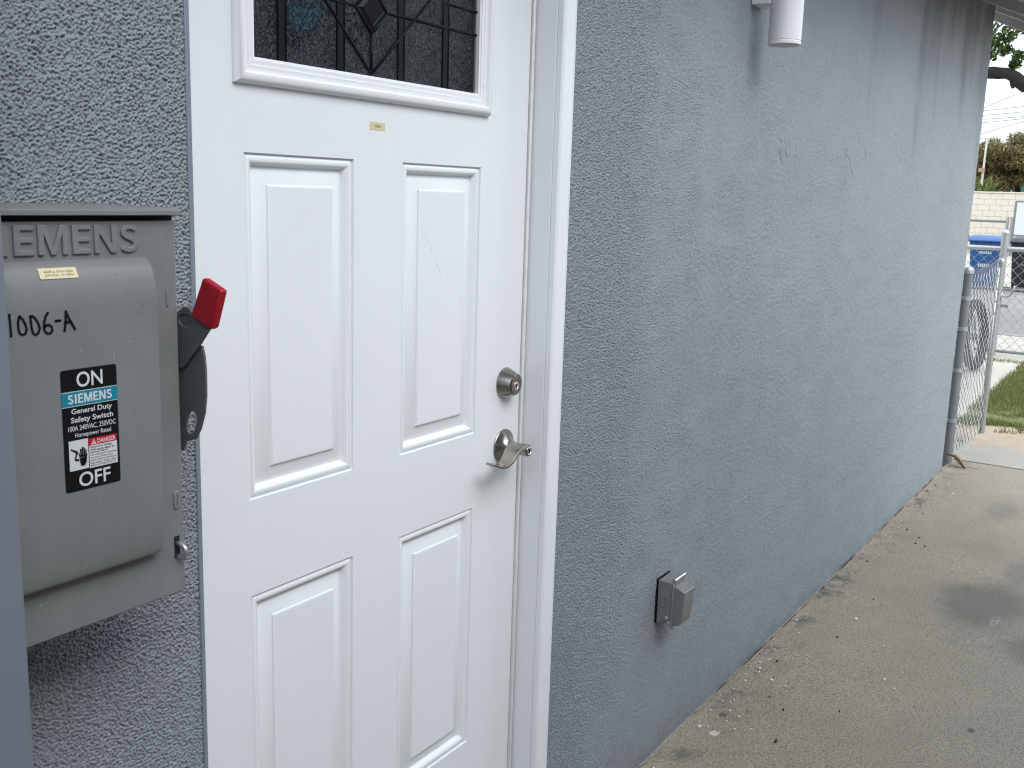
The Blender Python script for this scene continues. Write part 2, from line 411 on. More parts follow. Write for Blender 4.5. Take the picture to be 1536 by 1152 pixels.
def link(name, me, mat, parent=None, smooth=False, bevel=0.0, seg=2, autosmooth=None):
    if mat is not None and not me.materials: me.materials.append(mat)
    o = bpy.data.objects.new(name, me); COL.objects.link(o)
    if parent is not None: o.parent = parent
    if smooth or bevel > 0 or autosmooth:
        me.polygons.foreach_set('use_smooth', [True] * len(me.polygons))
        if autosmooth or bevel > 0: me.set_sharp_from_angle(angle=R(autosmooth or 35))
    if bevel > 0:
        md = o.modifiers.new('bevel', 'BEVEL'); md.width = bevel; md.segments = seg; md.limit_method = 'ANGLE'; md.angle_limit = R(35)
        md.harden_normals = False
    return o
def part(name, mb, mat, parent=None, **kw):
    # outward normals
    import bmesh
    me = mb.mesh(name); bm = bmesh.new(); bm.from_mesh(me); bmesh.ops.recalc_face_normals(bm, faces=bm.faces); bm.to_mesh(me); bm.free()
    return link(name, me, M[mat], parent, **kw)
def tag(o, label, cat, group=None, kind=None):
    if label: o['label'] = label
    if cat: o['category'] = cat
    if group: o['group'] = group
    if kind: o['kind'] = kind
    return o
def thing(name, label, cat, loc=(0, 0, 0), group=None):
    o = bpy.data.objects.new(name, None); COL.objects.link(o); o.empty_display_size = 0.05
    o.location = loc
    bpy.context.view_layer.update()
    return tag(o, label, cat, group)
def struct(name, mb, mat, **kw):
    o = part(name, mb, mat, **kw); o['kind'] = 'structure'; return o

def text_mb(txt, x0, x1, z0, z1, y, bold=0.0, extrude=0.0, depth=None):
    cu = bpy.data.curves.new('txt', 'FONT'); cu.body = txt; cu.size = 1.0; cu.offset = bold; cu.extrude = 0.0
    cu.resolution_u = 4
    ob = bpy.data.objects.new('txt', cu); COL.objects.link(ob)
    bpy.context.view_layer.update()
    dg = bpy.context.evaluated_depsgraph_get()
    me = bpy.data.meshes.new_from_object(ob.evaluated_get(dg))
    n = len(me.vertices); co = np.empty(n * 3); me.vertices.foreach_get('co', co); co = co.reshape(-1, 3)
    lo = co.min(0); hi = co.max(0)
    xs = x0 + (co[:, 0] - lo[0]) / (hi[0] - lo[0]) * (x1 - x0)
    zs = z0 + (co[:, 1] - lo[1]) / (hi[1] - lo[1]) * (z1 - z0)
    mb = MB(); vs = [(a, y, b) for a, b in zip(xs, zs)]
    fs = [tuple(p.vertices) for p in me.polygons]
    if depth:
        # raised letters: front faces plus a skirt around the outline
        edges = {}
        for f in fs:
            for i in range(len(f)):
                e = (f[i], f[(i + 1) % len(f)]); k = tuple(sorted(e)); edges[k] = edges.get(k, []) + [e]
        vb = [(a, y + depth, b) for a, b in zip(xs, zs)]
        # slightly flare the base so the pressed edge slopes
        sk = [(e[0][0], e[0][1], n + e[0][1], n + e[0][0]) for e in edges.values() if len(e) == 1]
        mb.add(vs + vb, fs + sk)
    else:
        mb.add(vs, fs)
    bpy.data.objects.remove(ob); bpy.data.curves.remove(cu); bpy.data.meshes.remove(me)
    return mb
def raw(name, mb, mat, parent):
    return link(name, mb.mesh(name), M[mat], parent)

def fast_mesh(name, V, F, smooth=True):
    """V (n,3), F (m,4) arrays"""
    me = bpy.data.meshes.new(name)
    me.vertices.add(len(V)); me.vertices.foreach_set('co', np.ascontiguousarray(V, dtype=np.float32).ravel())
    m, k = F.shape
    me.loops.add(m * k); me.loops.foreach_set('vertex_index', np.ascontiguousarray(F, dtype=np.int32).ravel())
    me.polygons.add(m); me.polygons.foreach_set('loop_start', np.arange(0, m * k, k, dtype=np.int32))
    if smooth: me.polygons.foreach_set('use_smooth', np.ones(m, dtype=bool))
    me.update(calc_edges=True)
    return me

# ------------------------------------------------------------------ stucco relief fields
TEX_N = 2048; TEX_D = 0.0010
def bandnoise(lo, hi, seed):
    g = np.random.default_rng(seed).standard_normal((TEX_N, TEX_N))
    F = np.fft.rfft2(g)
    fy = np.fft.fftfreq(TEX_N, TEX_D)[:, None]; fx = np.fft.rfftfreq(TEX_N, TEX_D)[None, :]
    f = np.sqrt(fx * fx + fy * fy)
    W = np.exp(-(np.maximum(0, f - 1 / lo) / (0.35 / lo)) ** 2) * np.exp(-(np.maximum(0, 1 / hi - f) / (0.4 / hi)) ** 2)
    t = np.fft.irfft2(F * W, s=(TEX_N, TEX_N)); return (t / t.std()).astype(np.float32)
T_GRAIN = bandnoise(0.0050, 0.011, 1)
T_FINE = bandnoise(0.0030, 0.0055, 2)
T_GRAIN2 = bandnoise(0.0042, 0.0075, 5)
T_LUMP = bandnoise(0.02, 0.07, 3)
T_WAVE = bandnoise(0.12, 0.6, 4)
def samp(T, x, z, ox=0.0, oz=0.0, sx=1.0, sz=1.0):
    u = ((x * sx + ox) / TEX_D) % TEX_N; v = ((z * sz + oz) / TEX_D) % TEX_N
    i = np.floor(u).astype(int); j = np.floor(v).astype(int); a = u - i; b = v - j
    i %= TEX_N; j %= TEX_N; i1 = (i + 1) % TEX_N; j1 = (j + 1) % TEX_N
    return (T[j, i] * (1 - a) * (1 - b) + T[j, i1] * a * (1 - b) + T[j1, i] * (1 - a) * b + T[j1, i1] * a * b)
def sm(x, a, b):
    t = np.clip((x - a) / (b - a), 0, 1); return t * t * (3 - 2 * t)
CRACKS = [[(2.251, 1.75), (2.262, 1.74), (2.269, 1.727), (2.285, 1.712)], [(2.308, 1.758), (2.314, 1.745), (2.325, 1.735)],
          [(2.339, 1.778), (2.344, 1.757)], [(2.415, 1.763), (2.408, 1.735), (2.411, 1.709)],
          [(2.966, 1.778), (2.99, 1.765), (3.027, 1.758), (3.04, 1.735), (3.075, 1.711), (3.08, 1.685)],
          [(3.189, 1.818), (3.235, 1.79), (3.25, 1.775), (3.264, 1.745)], [(2.255, 1.786), (2.262, 1.775)]]
def stucco_h(x, z):
    """outward relief in metres"""
    xw = x; x = np.where(x > 0.95, 0.95 + 1.5 * np.log1p(np.maximum(x - 0.95, 0) / 1.5), x)
    w = samp(T_WAVE, x, z, 0.3, 0.7); l = samp(T_LUMP, x, z, 0.1, 0.2)
    rough = 1 - sm(xw + 0.05 * w, 1.24, 1.40) * (0.48 - 0.16 * np.clip(w, -1, 1.2))
    rough = np.where(x < 0.5, 1.0, rough)
    rough *= 1 - 0.5 * sm(0.5 - z, 0, 0.4) * (xw > 1.15)
    g = samp(T_GRAIN, x, z); g2 = samp(T_GRAIN2, x, z, 0.4, 0.1); f = samp(T_FINE, x, z, 0.2, 0.5, 0.93, 0.97)
    # rounded grains with narrow pits between them
    bl = 0.45 * np.tanh(g) + 0.42 * np.tanh(g2) - 0.75 * np.maximum(0, -g - 0.45) - 0.55 * np.maximum(0, -g2 - 0.6)
    far = 1 - 0.4 * sm(xw, 2.4, 4.2)
    h = rough * far * (0.0019 * bl + 0.00055 * f) + 0.00020 * l * (1 + 0.8 * sm(xw, 2.4, 4.2)) + 0.0005 * w * (xw > 1.2)
    x = xw
    # trowel marks
    h += 0.00020 * samp(T_LUMP, x * 0.6 + z * 0.5, z * 1.4 - x * 0.8, 0.5, 0.1, 0.5, 2.2) * sm(x, 1.3, 1.8)
    for c in CRACKS:
        for (ax, az), (bx, bz) in zip(c[:-1], c[1:]):
            if x.min() > max(ax, bx) + 0.05 or x.max() < min(ax, bx) - 0.05: continue
            dx, dz = bx - ax, bz - az; L2 = dx * dx + dz * dz
            t = np.clip(((x - ax) * dx + (z - az) * dz) / L2, 0, 1)
            d = np.hypot((x - ax - t * dx) * 0.6, z - az - t * dz)
            d2 = np.hypot((x - ax - t * dx), (z - az - t * dz))
            h -= 0.0032 * np.exp(-(d2 / 0.0036) ** 2)
    return h
WY = -0.063
XL, XR, XE = -0.030, 0.9565, 5.66
DT = 2.235          # top of the opening
def wall_patch(xs, zs, V, F, base, corner=False):
    X, Z = np.meshgrid(xs, zs)
    H = stucco_h(X, Z)
    Y = WY - H
    if corner:
        t = np.clip((X - (XE - 0.035)) / 0.035, 0, 1); Y = Y + 0.03 * (1 - np.sqrt(np.clip(1 - t * t, 0, 1)))
        lean = sm(X, 3.2, XE); X = X + lean * (-0.05 + 0.036 * Z) + 0.004 * lean * samp(T_LUMP, Z, Z * 0 + 0.3)
    foot = np.exp(-np.clip(Z, 0, 1) / 0.02); Y = Y + 0.004 * foot
    # round the cut edges beside the opening
    nx, nz = len(xs), len(zs)
    idx = (np.arange(nz)[:, None] * nx + np.arange(nx)[None, :]) + base
    q = np.stack([idx[:-1, :-1], idx[:-1, 1:], idx[1:, 1:], idx[1:, :-1]], -1).reshape(-1, 4)
    V.append(np.stack([X, Y, Z], -1).reshape(-1, 3)); F.append(q); return base + nx * nz
def prog(a, b, d0, d1):
    out = [a]
    while out[-1] < b:
        t = (out[-1] - a) / (b - a); out.append(out[-1] + d0 + (d1 - d0) * t)
    out[-1] = b; return np.array(out)
def cat(*a): return np.unique(np.round(np.concatenate(a), 6))
V = []; F = []; nb = 0
zfine = cat(np.arange(0, 0.62, 0.012), np.arange(0.62, 1.86, 0.00112), np.arange(1.86, 2.75, 0.012))
nb = wall_patch(cat(np.arange(-4, -0.56, 0.03), np.arange(-0.54, XL, 0.00112), [XL]), zfine, V, F, nb)
nb = wall_patch(cat(np.arange(XL, XR, 0.012), [XR]), cat(np.arange(DT, 2.75, 0.012)), V, F, nb)
nb = wall_patch(prog(XR, 1.62, 0.0017, 0.0025), cat(np.arange(0.0, 0.15, 0.006), np.arange(0.15, 2.12, 0.00165), np.arange(2.12, 2.76, 0.008)), V, F, nb)
nb = wall_patch(prog(1.62, 3.0, 0.0027, 0.0048), cat(np.arange(0.0, 2.40, 0.0032), np.arange(2.40, 2.76, 0.008)), V, F, nb)
nb = wall_patch(cat(prog(3.0, XE - 0.04, 0.005, 0.010), np.linspace(XE - 0.04, XE, 14)), cat(np.arange(0.0, 2.76, 0.0058)), V, F, nb, True)

# ------------------------------------------------------------------ the house
house = thing('stucco_house', 'blue-grey stucco house with white door frame and white rafter tails under the eave', 'house', (2.5, 0, 0))
HP = house
def hpart(name, mb, mat, **kw):
    o = part(name, mb, mat, **kw); o.parent = HP; o.matrix_parent_inverse = HP.matrix_world.inverted(); return o
def hang(o, p):
    o.parent = p; o.matrix_parent_inverse = p.matrix_world.inverted(); return o
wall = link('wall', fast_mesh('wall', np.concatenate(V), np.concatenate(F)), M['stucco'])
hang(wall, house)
b = MB()
b.box(-4, XL - 0.0005, WY + 0.006, 0.14, 0.0, 2.755); b.box(XR + 0.0005, XE - 0.03, WY + 0.006, 0.14, 0.0, 2.755); b.box(XL - 0.0005, XR + 0.0005, WY + 0.006, 0.14, DT, 2.755)
b.box(XE - 0.19, XE - 0.004, -0.02, 7.0, 0.0, 2.6)
wc = part('wall_core', b, 'stucco'); hang(wc, house)
# smooth plaster return beside the hinge side
b = MB(); b.box(XL - 0.0045, XL + 0.0035, WY - 0.0022, WY + 0.02, 0.0, DT)
hang(part('plaster_bead', b, 'bead', bevel=0.0015), house)
# roof overhang
S = 0.434
def zr(y): return 2.690 + S * (y - WY)
YE = -0.42
for i, x in enumerate([5.215 - 0.61 * k for k in range(0, 15)]):
    b = MB(); b.prism([(0.25, zr(0.25)), (YE, zr(YE)), (YE, zr(YE) + 0.135), (0.25, zr(0.25) + 0.135)], 'x', x, x + 0.042)
    hang(part('rafter', b, 'timber_white', bevel=0.003), house)
b = MB(); b.prism([(0.6, zr(0.6) + 0.02), (YE - 0.04, zr(YE - 0.04) + 0.02), (YE - 0.04, zr(YE - 0.04) + 0.165), (0.6, zr(0.6) + 0.165)], 'x', 5.74, 5.78)
hang(part('barge_board', b, 'timber_white', bevel=0.003), house)
b = MB(); b.prism([(0.6, zr(0.6) - 0.025), (YE - 0.06, zr(YE - 0.06) - 0.025), (YE - 0.06, zr(YE - 0.06) + 0.19), (0.6, zr(0.6) + 0.19)], 'x', 5.84, 5.865)
hang(part('barge_board', b, 'timber_white', bevel=0.003), house)
b = MB(); b.box(-4.0, 5.84, YE - 0.045, YE - 0.003, zr(YE) + 0.005, zr(YE) + 0.17)
hang(part('fascia_board', b, 'timber_white', bevel=0.003), house)
# sheathing boards run along the wall, seen from below
for k in range(6):
    y1 = 0.05 - k * 0.092; y0 = y1 - 0.089
    b = MB(); b.prism([(y0, zr(y0) + 0.137), (y1, zr(y1) + 0.137), (y1, zr(y1) + 0.156), (y0, zr(y0) + 0.156)], 'x', -4.0, 5.838)
    hang(part('sheathing_board', b, 'timber_white', bevel=0.002), house)
b = MB(); b.prism([(YE - 0.09, zr(YE - 0.09) + 0.195), (4.0, zr(4.0) + 0.195), (4.0, zr(4.0) + 0.235), (YE - 0.09, zr(YE - 0.09) + 0.235)], 'x', -4.05, 5.90)
hang(part('roof', b, 'roof'), house)
b = MB(); b.box(-4.0, 5.60, WY + 0.02, 0.10, 2.75, 2.92)
hang(part('frieze_block', b, 'timber_white'), house)
# door frame
DL, DR, DB, DTOP = -0.022, 0.8905, 0.14, 2.172
fr = MB(); fr.box(DR + 0.0135, DR + 0.034, -0.0560, 0.11, 0.10, DTOP + 0.02)
jamb = hang(part('door_jamb', fr, 'trim', bevel=0.003, seg=3), house)
fr = MB(); fr.box(DL - 0.030, DL - 0.006, -0.040, 0.11, 0.10, DTOP + 0.02)
hang(part('door_jamb', fr, 'trim', bevel=0.003), house)
fr = MB(); fr.box(DL - 0.006, DR + 0.0135, -0.0612, 0.11, DTOP + 0.005, DTOP + 0.027)
hang(part('door_jamb', fr, 'trim', bevel=0.003), house)
# brick mould casing with a stepped profile
def casing(prof, x, z0, z1):
    mb = MB(); mb.prism([(x + a, WY - 0.001 + c) for a, c in prof], 'z', z0, z1); return mb
prof = [(0.0, 0.0072), (0.0, -0.004), (0.002, -0.0065), (0.006, -0.008), (0.010, -0.0065), (0.012, -0.0045), (0.046, -0.0055), (0.0485, -0.0075), (0.0505, -0.006), (0.052, 0.0), (0.052, 0.0072)]
hang(part('door_casing', casing(prof, DR + 0.0137, 0.10, DTOP + 0.055), 'trim', autosmooth=30), house)
cz = MB(); cz.box(DL - 0.01, DR + 0.012, WY - 0.007, WY + 0.03, DTOP + 0.012, DTOP + 0.062)
hang(part('door_casing', cz, 'trim', bevel=0.003), house)
b = MB(); b.box(DR + 0.0025, DR + 0.0105, -0.006, 0.03, DB, DTOP)
hang(part('weatherstrip', b, 'seal', bevel=0.002), house)
b = MB(); b.box(DR - 0.001, DR + 0.0132, 0.004, 0.09, DB, DTOP)
hang(part('door_gap', b, 'gap'), house)
b = MB(); b.box(DL - 0.005, DR + 0.013, -0.075, 0.10, 0.06, DB - 0.006)
hang(part('threshold', b, 'zinc', bevel=0.004), house)
b = MB(); b.box(XL, XR, -0.075, 0.12, 0.0, 0.058)
hang(part('door_step', b, 'strip', bevel=0.004), house)

# ------------------------------------------------------------------ the door
door = thing('entry_door', 'white panelled entry door with leaded glass window and satin nickel locks', 'door', (0.434, 0.0, DB))
PX = [(0.120, 0.359), (0.4873, 0.7263)]; PZ = [(1.106, 1.643), (0.414, 0.946)]
LX0, LX1, LZ0, LZ1 = 0.112, 0.733, 1.753, 2.066     # hole for the lite frame
rects = [(x0, x1, z0, z1) for (x0, x1) in PX for (z0, z1) in PZ] + [(LX0, LX1, LZ0, LZ1)]
xs = sorted({DL, DR, *[r[0] for r in rects], *[r[1] for r in rects]}); zs = sorted({DB, DTOP, *[r[2] for r in rects], *[r[3] for r in rects]})
b = MB(); vid = {}
def vv(i, j):
    if (i, j) not in vid: vid[(i, j)] = len(b.v); b.v.append((xs[i], 0.0, zs[j]))
    return vid[(i, j)]
for i in range(len(xs) - 1):
    for j in range(len(zs) - 1):
        cx, cz_ = (xs[i] + xs[i + 1]) / 2, (zs[j] + zs[j + 1]) / 2
        if any(r[0] < cx < r[1] and r[2] < cz_ < r[3] for r in rects): continue
        b.f.append((vv(i, j), vv(i + 1, j), vv(i + 1, j + 1), vv(i, j + 1)))
c = [(DL, 0), (DR, 0), (DR, 0.044), (DL, 0.044)]
for (xa, ya), (xb, yb) in zip(c[1:3], c[2:4]):
    b.add([(xa, ya, DB), (xb, yb, DB), (xb, yb, DTOP), (xa, ya, DTOP)], [(0, 1, 2, 3)])
b.add([(DL, 0, DB), (DL, 0.044, DB), (DL, 0.044, DTOP), (DL, 0, DTOP)], [(0, 1, 2, 3)])
slab_me = b.mesh('door_skin')
hang(link('door_skin', slab_me, M['door']), door)
PROF = [(0, 0), (0.0010, 0.0042), (0.0026, 0.0046), (0.0045, 0.0030), (0.0075, 0.0016), (0.0110, 0.0016), (0.0145, 0.0036), (0.0172, 0.0074), (0.0185, 0.0108),
        (0.0200, 0.0128), (0.0222, 0.0128), (0.0240, 0.0120), (0.0465, 0.0042), (0.0476, 0.0018), (0.0496, 0.0009), (0.0520, 0.0009)]
def ring(x0, x1, z0, z1, prof, sgn=1):
    mb = MB()
    for a, d in prof:
        mb.v += [(x0 + a, sgn * d, z0 + a), (x1 - a, sgn * d, z0 + a), (x1 - a, sgn * d, z1 - a), (x0 + a, sgn * d, z1 - a)]
    for k in range(len(prof) - 1):
        for j in range(4):
            mb.f.append((4 * k + j, 4 * k + (j + 1) % 4, 4 * k + 4 + (j + 1) % 4, 4 * k + 4 + j))
    return mb
for (x0, x1) in PX:
    for (z0, z1) in PZ:
        mb = ring(x0, x1, z0, z1, PROF); k = 4 * (len(PROF) - 1); mb.f.append((k, k + 1, k + 2, k + 3))
        me = mb.mesh('panel'); o = link('panel', me, M['door'], autosmooth=32); hang(o, door)
        # corners of the moulding stay mitred
for o in door.children:
    pass
# lite frame
FP = [(-0.0115, 0.0), (-0.0120, -0.0024), (-0.0112, -0.0056), (-0.0090, -0.0094), (-0.0055, -0.0126), (-0.0010, -0.0140), (0.0028, -0.0130), (0.0050, -0.0098), (0.0062, -0.0076), (0.0075, -0.0072), (0.0120, -0.0080), (0.0150, -0.0080),
      (0.0158, -0.0066), (0.0168, -0.0064), (0.0200, -0.0070), (0.0232, -0.0066), (0.0240, -0.0050), (0.0275, -0.0040), (0.0280, 0.008)]
mb = ring(LX0, LX1, LZ0, LZ1, FP)
lf = hang(link('lite_frame', mb.mesh('lite_frame'), M['vinyl'], autosmooth=40), door)
GX0, GX1, GZ0, GZ1 = LX0 + 0.0277, LX1 - 0.0277, LZ0 + 0.0277, LZ1 - 0.0277
GY = 0.004
b = MB(); b.box(GX0, GX1, GY, GY + 0.004, GZ0, GZ1)
pane = hang(part('glass_pane', b, 'glass'), door)
GC = 0.406
def bar(x0, z0, x1, z1, w, name='lead_came', y=GY - 0.0005, d=0.0035):
    mb = MB(); mb.tube([(x0, y, z0), (x1, y, z1)], [w / 2, w / 2], 8)
    o = part(name, mb, 'came', smooth=True); hang(o, pane); return o
for xc, side in ((GC - 0.2035, 1), (GC - 0.0745, 1), (GC + 0.077, 1), (GC + 0.204, 1)):
    mb = MB(); mb.box(xc - 0.009, xc + 0.006, GY - 0.0012, GY + 0.0002, GZ0, GZ1)
    hang(part('came_strip', mb, 'came', bevel=0.0005), pane)
    bar(xc + 0.0075, GZ0, xc + 0.0075, GZ1, 0.0042); bar(xc - 0.0085, GZ0, xc - 0.0085, GZ1, 0.0034)
vt = GZ0 + 0.004
sl = 0.92
def clipx(x): return min(max(x, GX0), GX1)
bar(GC, vt, GC - 0.16, vt + 0.16 * sl, 0.0052); bar(GC, vt, GC + 0.16, vt + 0.16 * sl, 0.0046)
bar(GC - 0.16, vt + 0.16 * sl, GC, GZ1, 0.0046); bar(GC + 0.16, vt + 0.16 * sl, GC, GZ1, 0.0046)
bar(GC, vt, GC, vt + 0.066, 0.0052); bar(GC, vt + 0.142, GC, GZ1, 0.0052)
dz0, dm, dz1 = vt + 0.066, vt + 0.104, vt + 0.142; hw = 0.039
for (a, c_) in (((GC, dz0), (GC + hw, dm)), ((GC + hw, dm), (GC, dz1)), ((GC, dz1), (GC - hw, dm)), ((GC - hw, dm), (GC, dz0))):
    bar(a[0], a[1], c_[0], c_[1], 0.0056)
bar(GC + hw, dm, GX1, dm, 0.0052); bar(GC - hw, dm, GX0, dm, 0.0052)
bar(GC + 0.20, dm + 0.042, GX1, dm + 0.042, 0.0048); bar(GC - 0.20, dm + 0.042, GX0, dm + 0.042, 0.0048)
# bevelled diamond
mb = MB(); k = 0.7
P0 = [(GC, dz0 + 0.003), (GC + hw - 0.003, dm), (GC, dz1 - 0.003), (GC - hw + 0.003, dm)]
P1 = [(GC + (p[0] - GC) * k, dm + (p[1] - dm) * k) for p in P0]
mb.add([(p[0], GY - 0.0008, p[1]) for p in P0] + [(p[0], GY - 0.0046, p[1]) for p in P1],
       [(0, 1, 5, 4), (1, 2, 6, 5), (2, 3, 7, 6), (3, 0, 4, 7), (4, 5, 6, 7)])
hang(raw('bevelled_diamond', mb, 'bevelglass', None), pane)
# dark room behind the glass
b = MB(); b.add([(GX0 - 0.05, 0.40, GZ0 - 0.1), (GX1 + 0.05, 0.40, GZ0 - 0.1), (GX1 + 0.05, 0.40, GZ1 + 0.05), (GX0 - 0.05, 0.40, GZ1 + 0.05),
                (GX0 - 0.05, 0.012, GZ0 - 0.1), (GX1 + 0.05, 0.012, GZ0 - 0.1), (GX1 + 0.05, 0.012, GZ1 + 0.05), (GX0 - 0.05, 0.012, GZ1 + 0.05)],
               [(0, 1, 2, 3), (0, 4, 5, 1), (3, 2, 6, 7), (0, 3, 7, 4), (1, 5, 6, 2)])
hang(raw('dark_backing', b, 'interior', None), door)
mb = MB()
cx0, cz0 = 0.272, 1.905
pts = [(cx0 + 0.052 * math.cos(a) * (1 + 0.12 * math.sin(3 * a + 1)), cz0 + 0.075 * math.sin(a) * (1 + 0.10 * math.sin(2 * a))) for a in [2 * math.pi * i / 28 for i in range(28)]]
mb.prism(pts, 'y', 0.016, 0.040)  # teal shape with a pale band, set just behind the pane
tc_ = hang(part('teal_patch', mb, 'teal', bevel=0.008, seg=3), door); tc_['label'] = 'teal patch showing through the dark glass'
# small tag on the door
b = MB(); b.box(0.3985, 0.4375, -0.0006, 0.0, 1.7005 - 0.0065, 1.7005 + 0.0065)
stick = hang(part('number_tag', b, 'sticker'), door); stick['label'] = 'small beige number tag stuck below the glass'
tg = raw('tag_print', text_mb('1006A', 0.4105, 0.4265, 1.6982, 1.7028, -0.0008, 0.01), 'sticker_ink', None); hang(tg, stick)
stick.location.z -= 0.0; 
# faint scratches
for pth in ([(0.551, 1.520), (0.560, 1.506), (0.566, 1.499)], [(0.570, 1.494), (0.5745, 1.486), (0.577, 1.479)], [(0.584, 1.470), (0.596, 1.453), (0.6035, 1.441), (0.605, 1.436)], [(0.666, 1.391), (0.672, 1.381), (0.676, 1.374)]):
    mb = MB(); mb.ribbon([(p[0] - 0.0, p[1]) for p in pth], 0.0006, 0.0006, 0.0003)
    hang(part('scuff', mb, 'seal'), door)
    door.children[-1].data.materials.clear() if False else None
# deadbolt
LKX = 0.8345
b = MB(); b.lathe([(0.0335, 0.0), (0.0338, 0.002), (0.0332, 0.0035), (0.0238, 0.0262), (0.0230, 0.0278), (0.0215, 0.0284), (0.0212, 0.0276), (0.0, 0.0276)], (LKX, 0, 1.197), (0, -1, 0), 48)
db = hang(part('deadbolt', b, 'nickel', autosmooth=30), door)
b = MB(); b.lathe([(0.0200, 0.0272), (0.0200, 0.0288), (0.0190, 0.0294), (0.0, 0.0294)], (LKX, 0, 1.197), (0, -1, 0), 40)
hang(part('deadbolt_face', b, 'nickel_dk', autosmooth=30), db)
b = MB(); b.lathe([(0.0088, 0.029), (0.0088, 0.0302), (0.0080, 0.0308), (0.0062, 0.0308), (0.0055, 0.0298), (0.0, 0.0298)], (LKX - 0.001, 0, 1.194), (0, -1, 0), 28)
hang(part('key_cylinder', b, 'chrome', autosmooth=30), db)
b = MB(); b.box(LKX - 0.0022, LKX + 0.0002, -0.0312, -0.0290, 1.189, 1.199)
hang(part('keyhole', b, 'gap'), db)
# lever set
LZ = 1.0585
b = MB(); b.lathe([(0.0372, 0.0), (0.0376, 0.0018), (0.0366, 0.0034), (0.034, 0.0046), (0.027, 0.0078), (0.020, 0.0125), (0.0155, 0.0185), (0.0140, 0.0225), (0.0140, 0.0262), (0.0, 0.0262)], (LKX, 0, LZ), (0, -1, 0), 48)
lv = hang(part('lever_rose', b, 'nickel', autosmooth=30), door)
b = MB()
path = [(0.838, 1.0635), (0.825, 1.0655), (0.812, 1.0645), (0.799, 1.0600), (0.787, 1.0520), (0.775, 1.0430), (0.763, 1.0385), (0.750, 1.0380), (0.736, 1.0420), (0.724, 1.0480), (0.718, 1.0505)]
wid = [(-0.0655, -0.0275), (-0.0655, -0.0275), (-0.0655, -0.0285), (-0.0655, -0.030), (-0.0655, -0.032), (-0.065, -0.034), (-0.064, -0.035), (-0.063, -0.0345), (-0.061, -0.034), (-0.059, -0.034), (-0.057, -0.036)]
thk = [0.0125, 0.0115, 0.0098, 0.0082, 0.0070, 0.0064, 0.0060, 0.0056, 0.0050, 0.0046, 0.0040]
vs = []
for i, (px_, pz_) in enumerate(path):
    a = Vector((path[min(i + 1, len(path) - 1)][0] - path[max(i - 1, 0)][0], path[min(i + 1, len(path) - 1)][1] - path[max(i - 1, 0)][1])).normalized()
    nx_, nz_ = -a.y, a.x
    if nz_ < 0: nx_, nz_ = -nx_, -nz_
    h = thk[i] / 2; y0, y1 = wid[i]
    vs += [(px_ + nx_ * h, y0, pz_ + nz_ * h), (px_ + nx_ * h, y1, pz_ + nz_ * h), (px_ - nx_ * h, y1, pz_ - nz_ * h), (px_ - nx_ * h, y0, pz_ - nz_ * h)]
n = len(path)
b.add(vs, [(4 * i + j, 4 * i + (j + 1) % 4, 4 * i + 4 + (j + 1) % 4, 4 * i + 4 + j) for i in range(n - 1) for j in range(4)] + [(3, 2, 1, 0), (4 * n - 4, 4 * n - 3, 4 * n - 2, 4 * n - 1)])
hang(part('lever', b, 'nickel', bevel=0.0016, seg=3), lv)
b = MB(); b.lathe([(0.0125, 0.022), (0.0128, 0.0640), (0.0118, 0.0665), (0.0095, 0.0668), (0.0092, 0.0655), (0.0, 0.0655)], (LKX, 0, LZ), (0, -1, 0), 32)
hang(part('lever_hub', b, 'nickel', autosmooth=30), lv)
b = MB(); b.lathe([(0.0094, 0.0650), (0.0094, 0.0682), (0.0074, 0.0686), (0.0066, 0.0672), (0.0, 0.0672)], (LKX, 0, LZ), (0, -1, 0), 24)
hang(part('key_cylinder', b, 'chrome', autosmooth=30), lv)
b = MB(); b.box(LKX - 0.0011, LKX + 0.0011, -0.0688, -0.066, LZ - 0.0045, LZ + 0.0045)
hang(part('keyhole', b, 'gap'), lv)

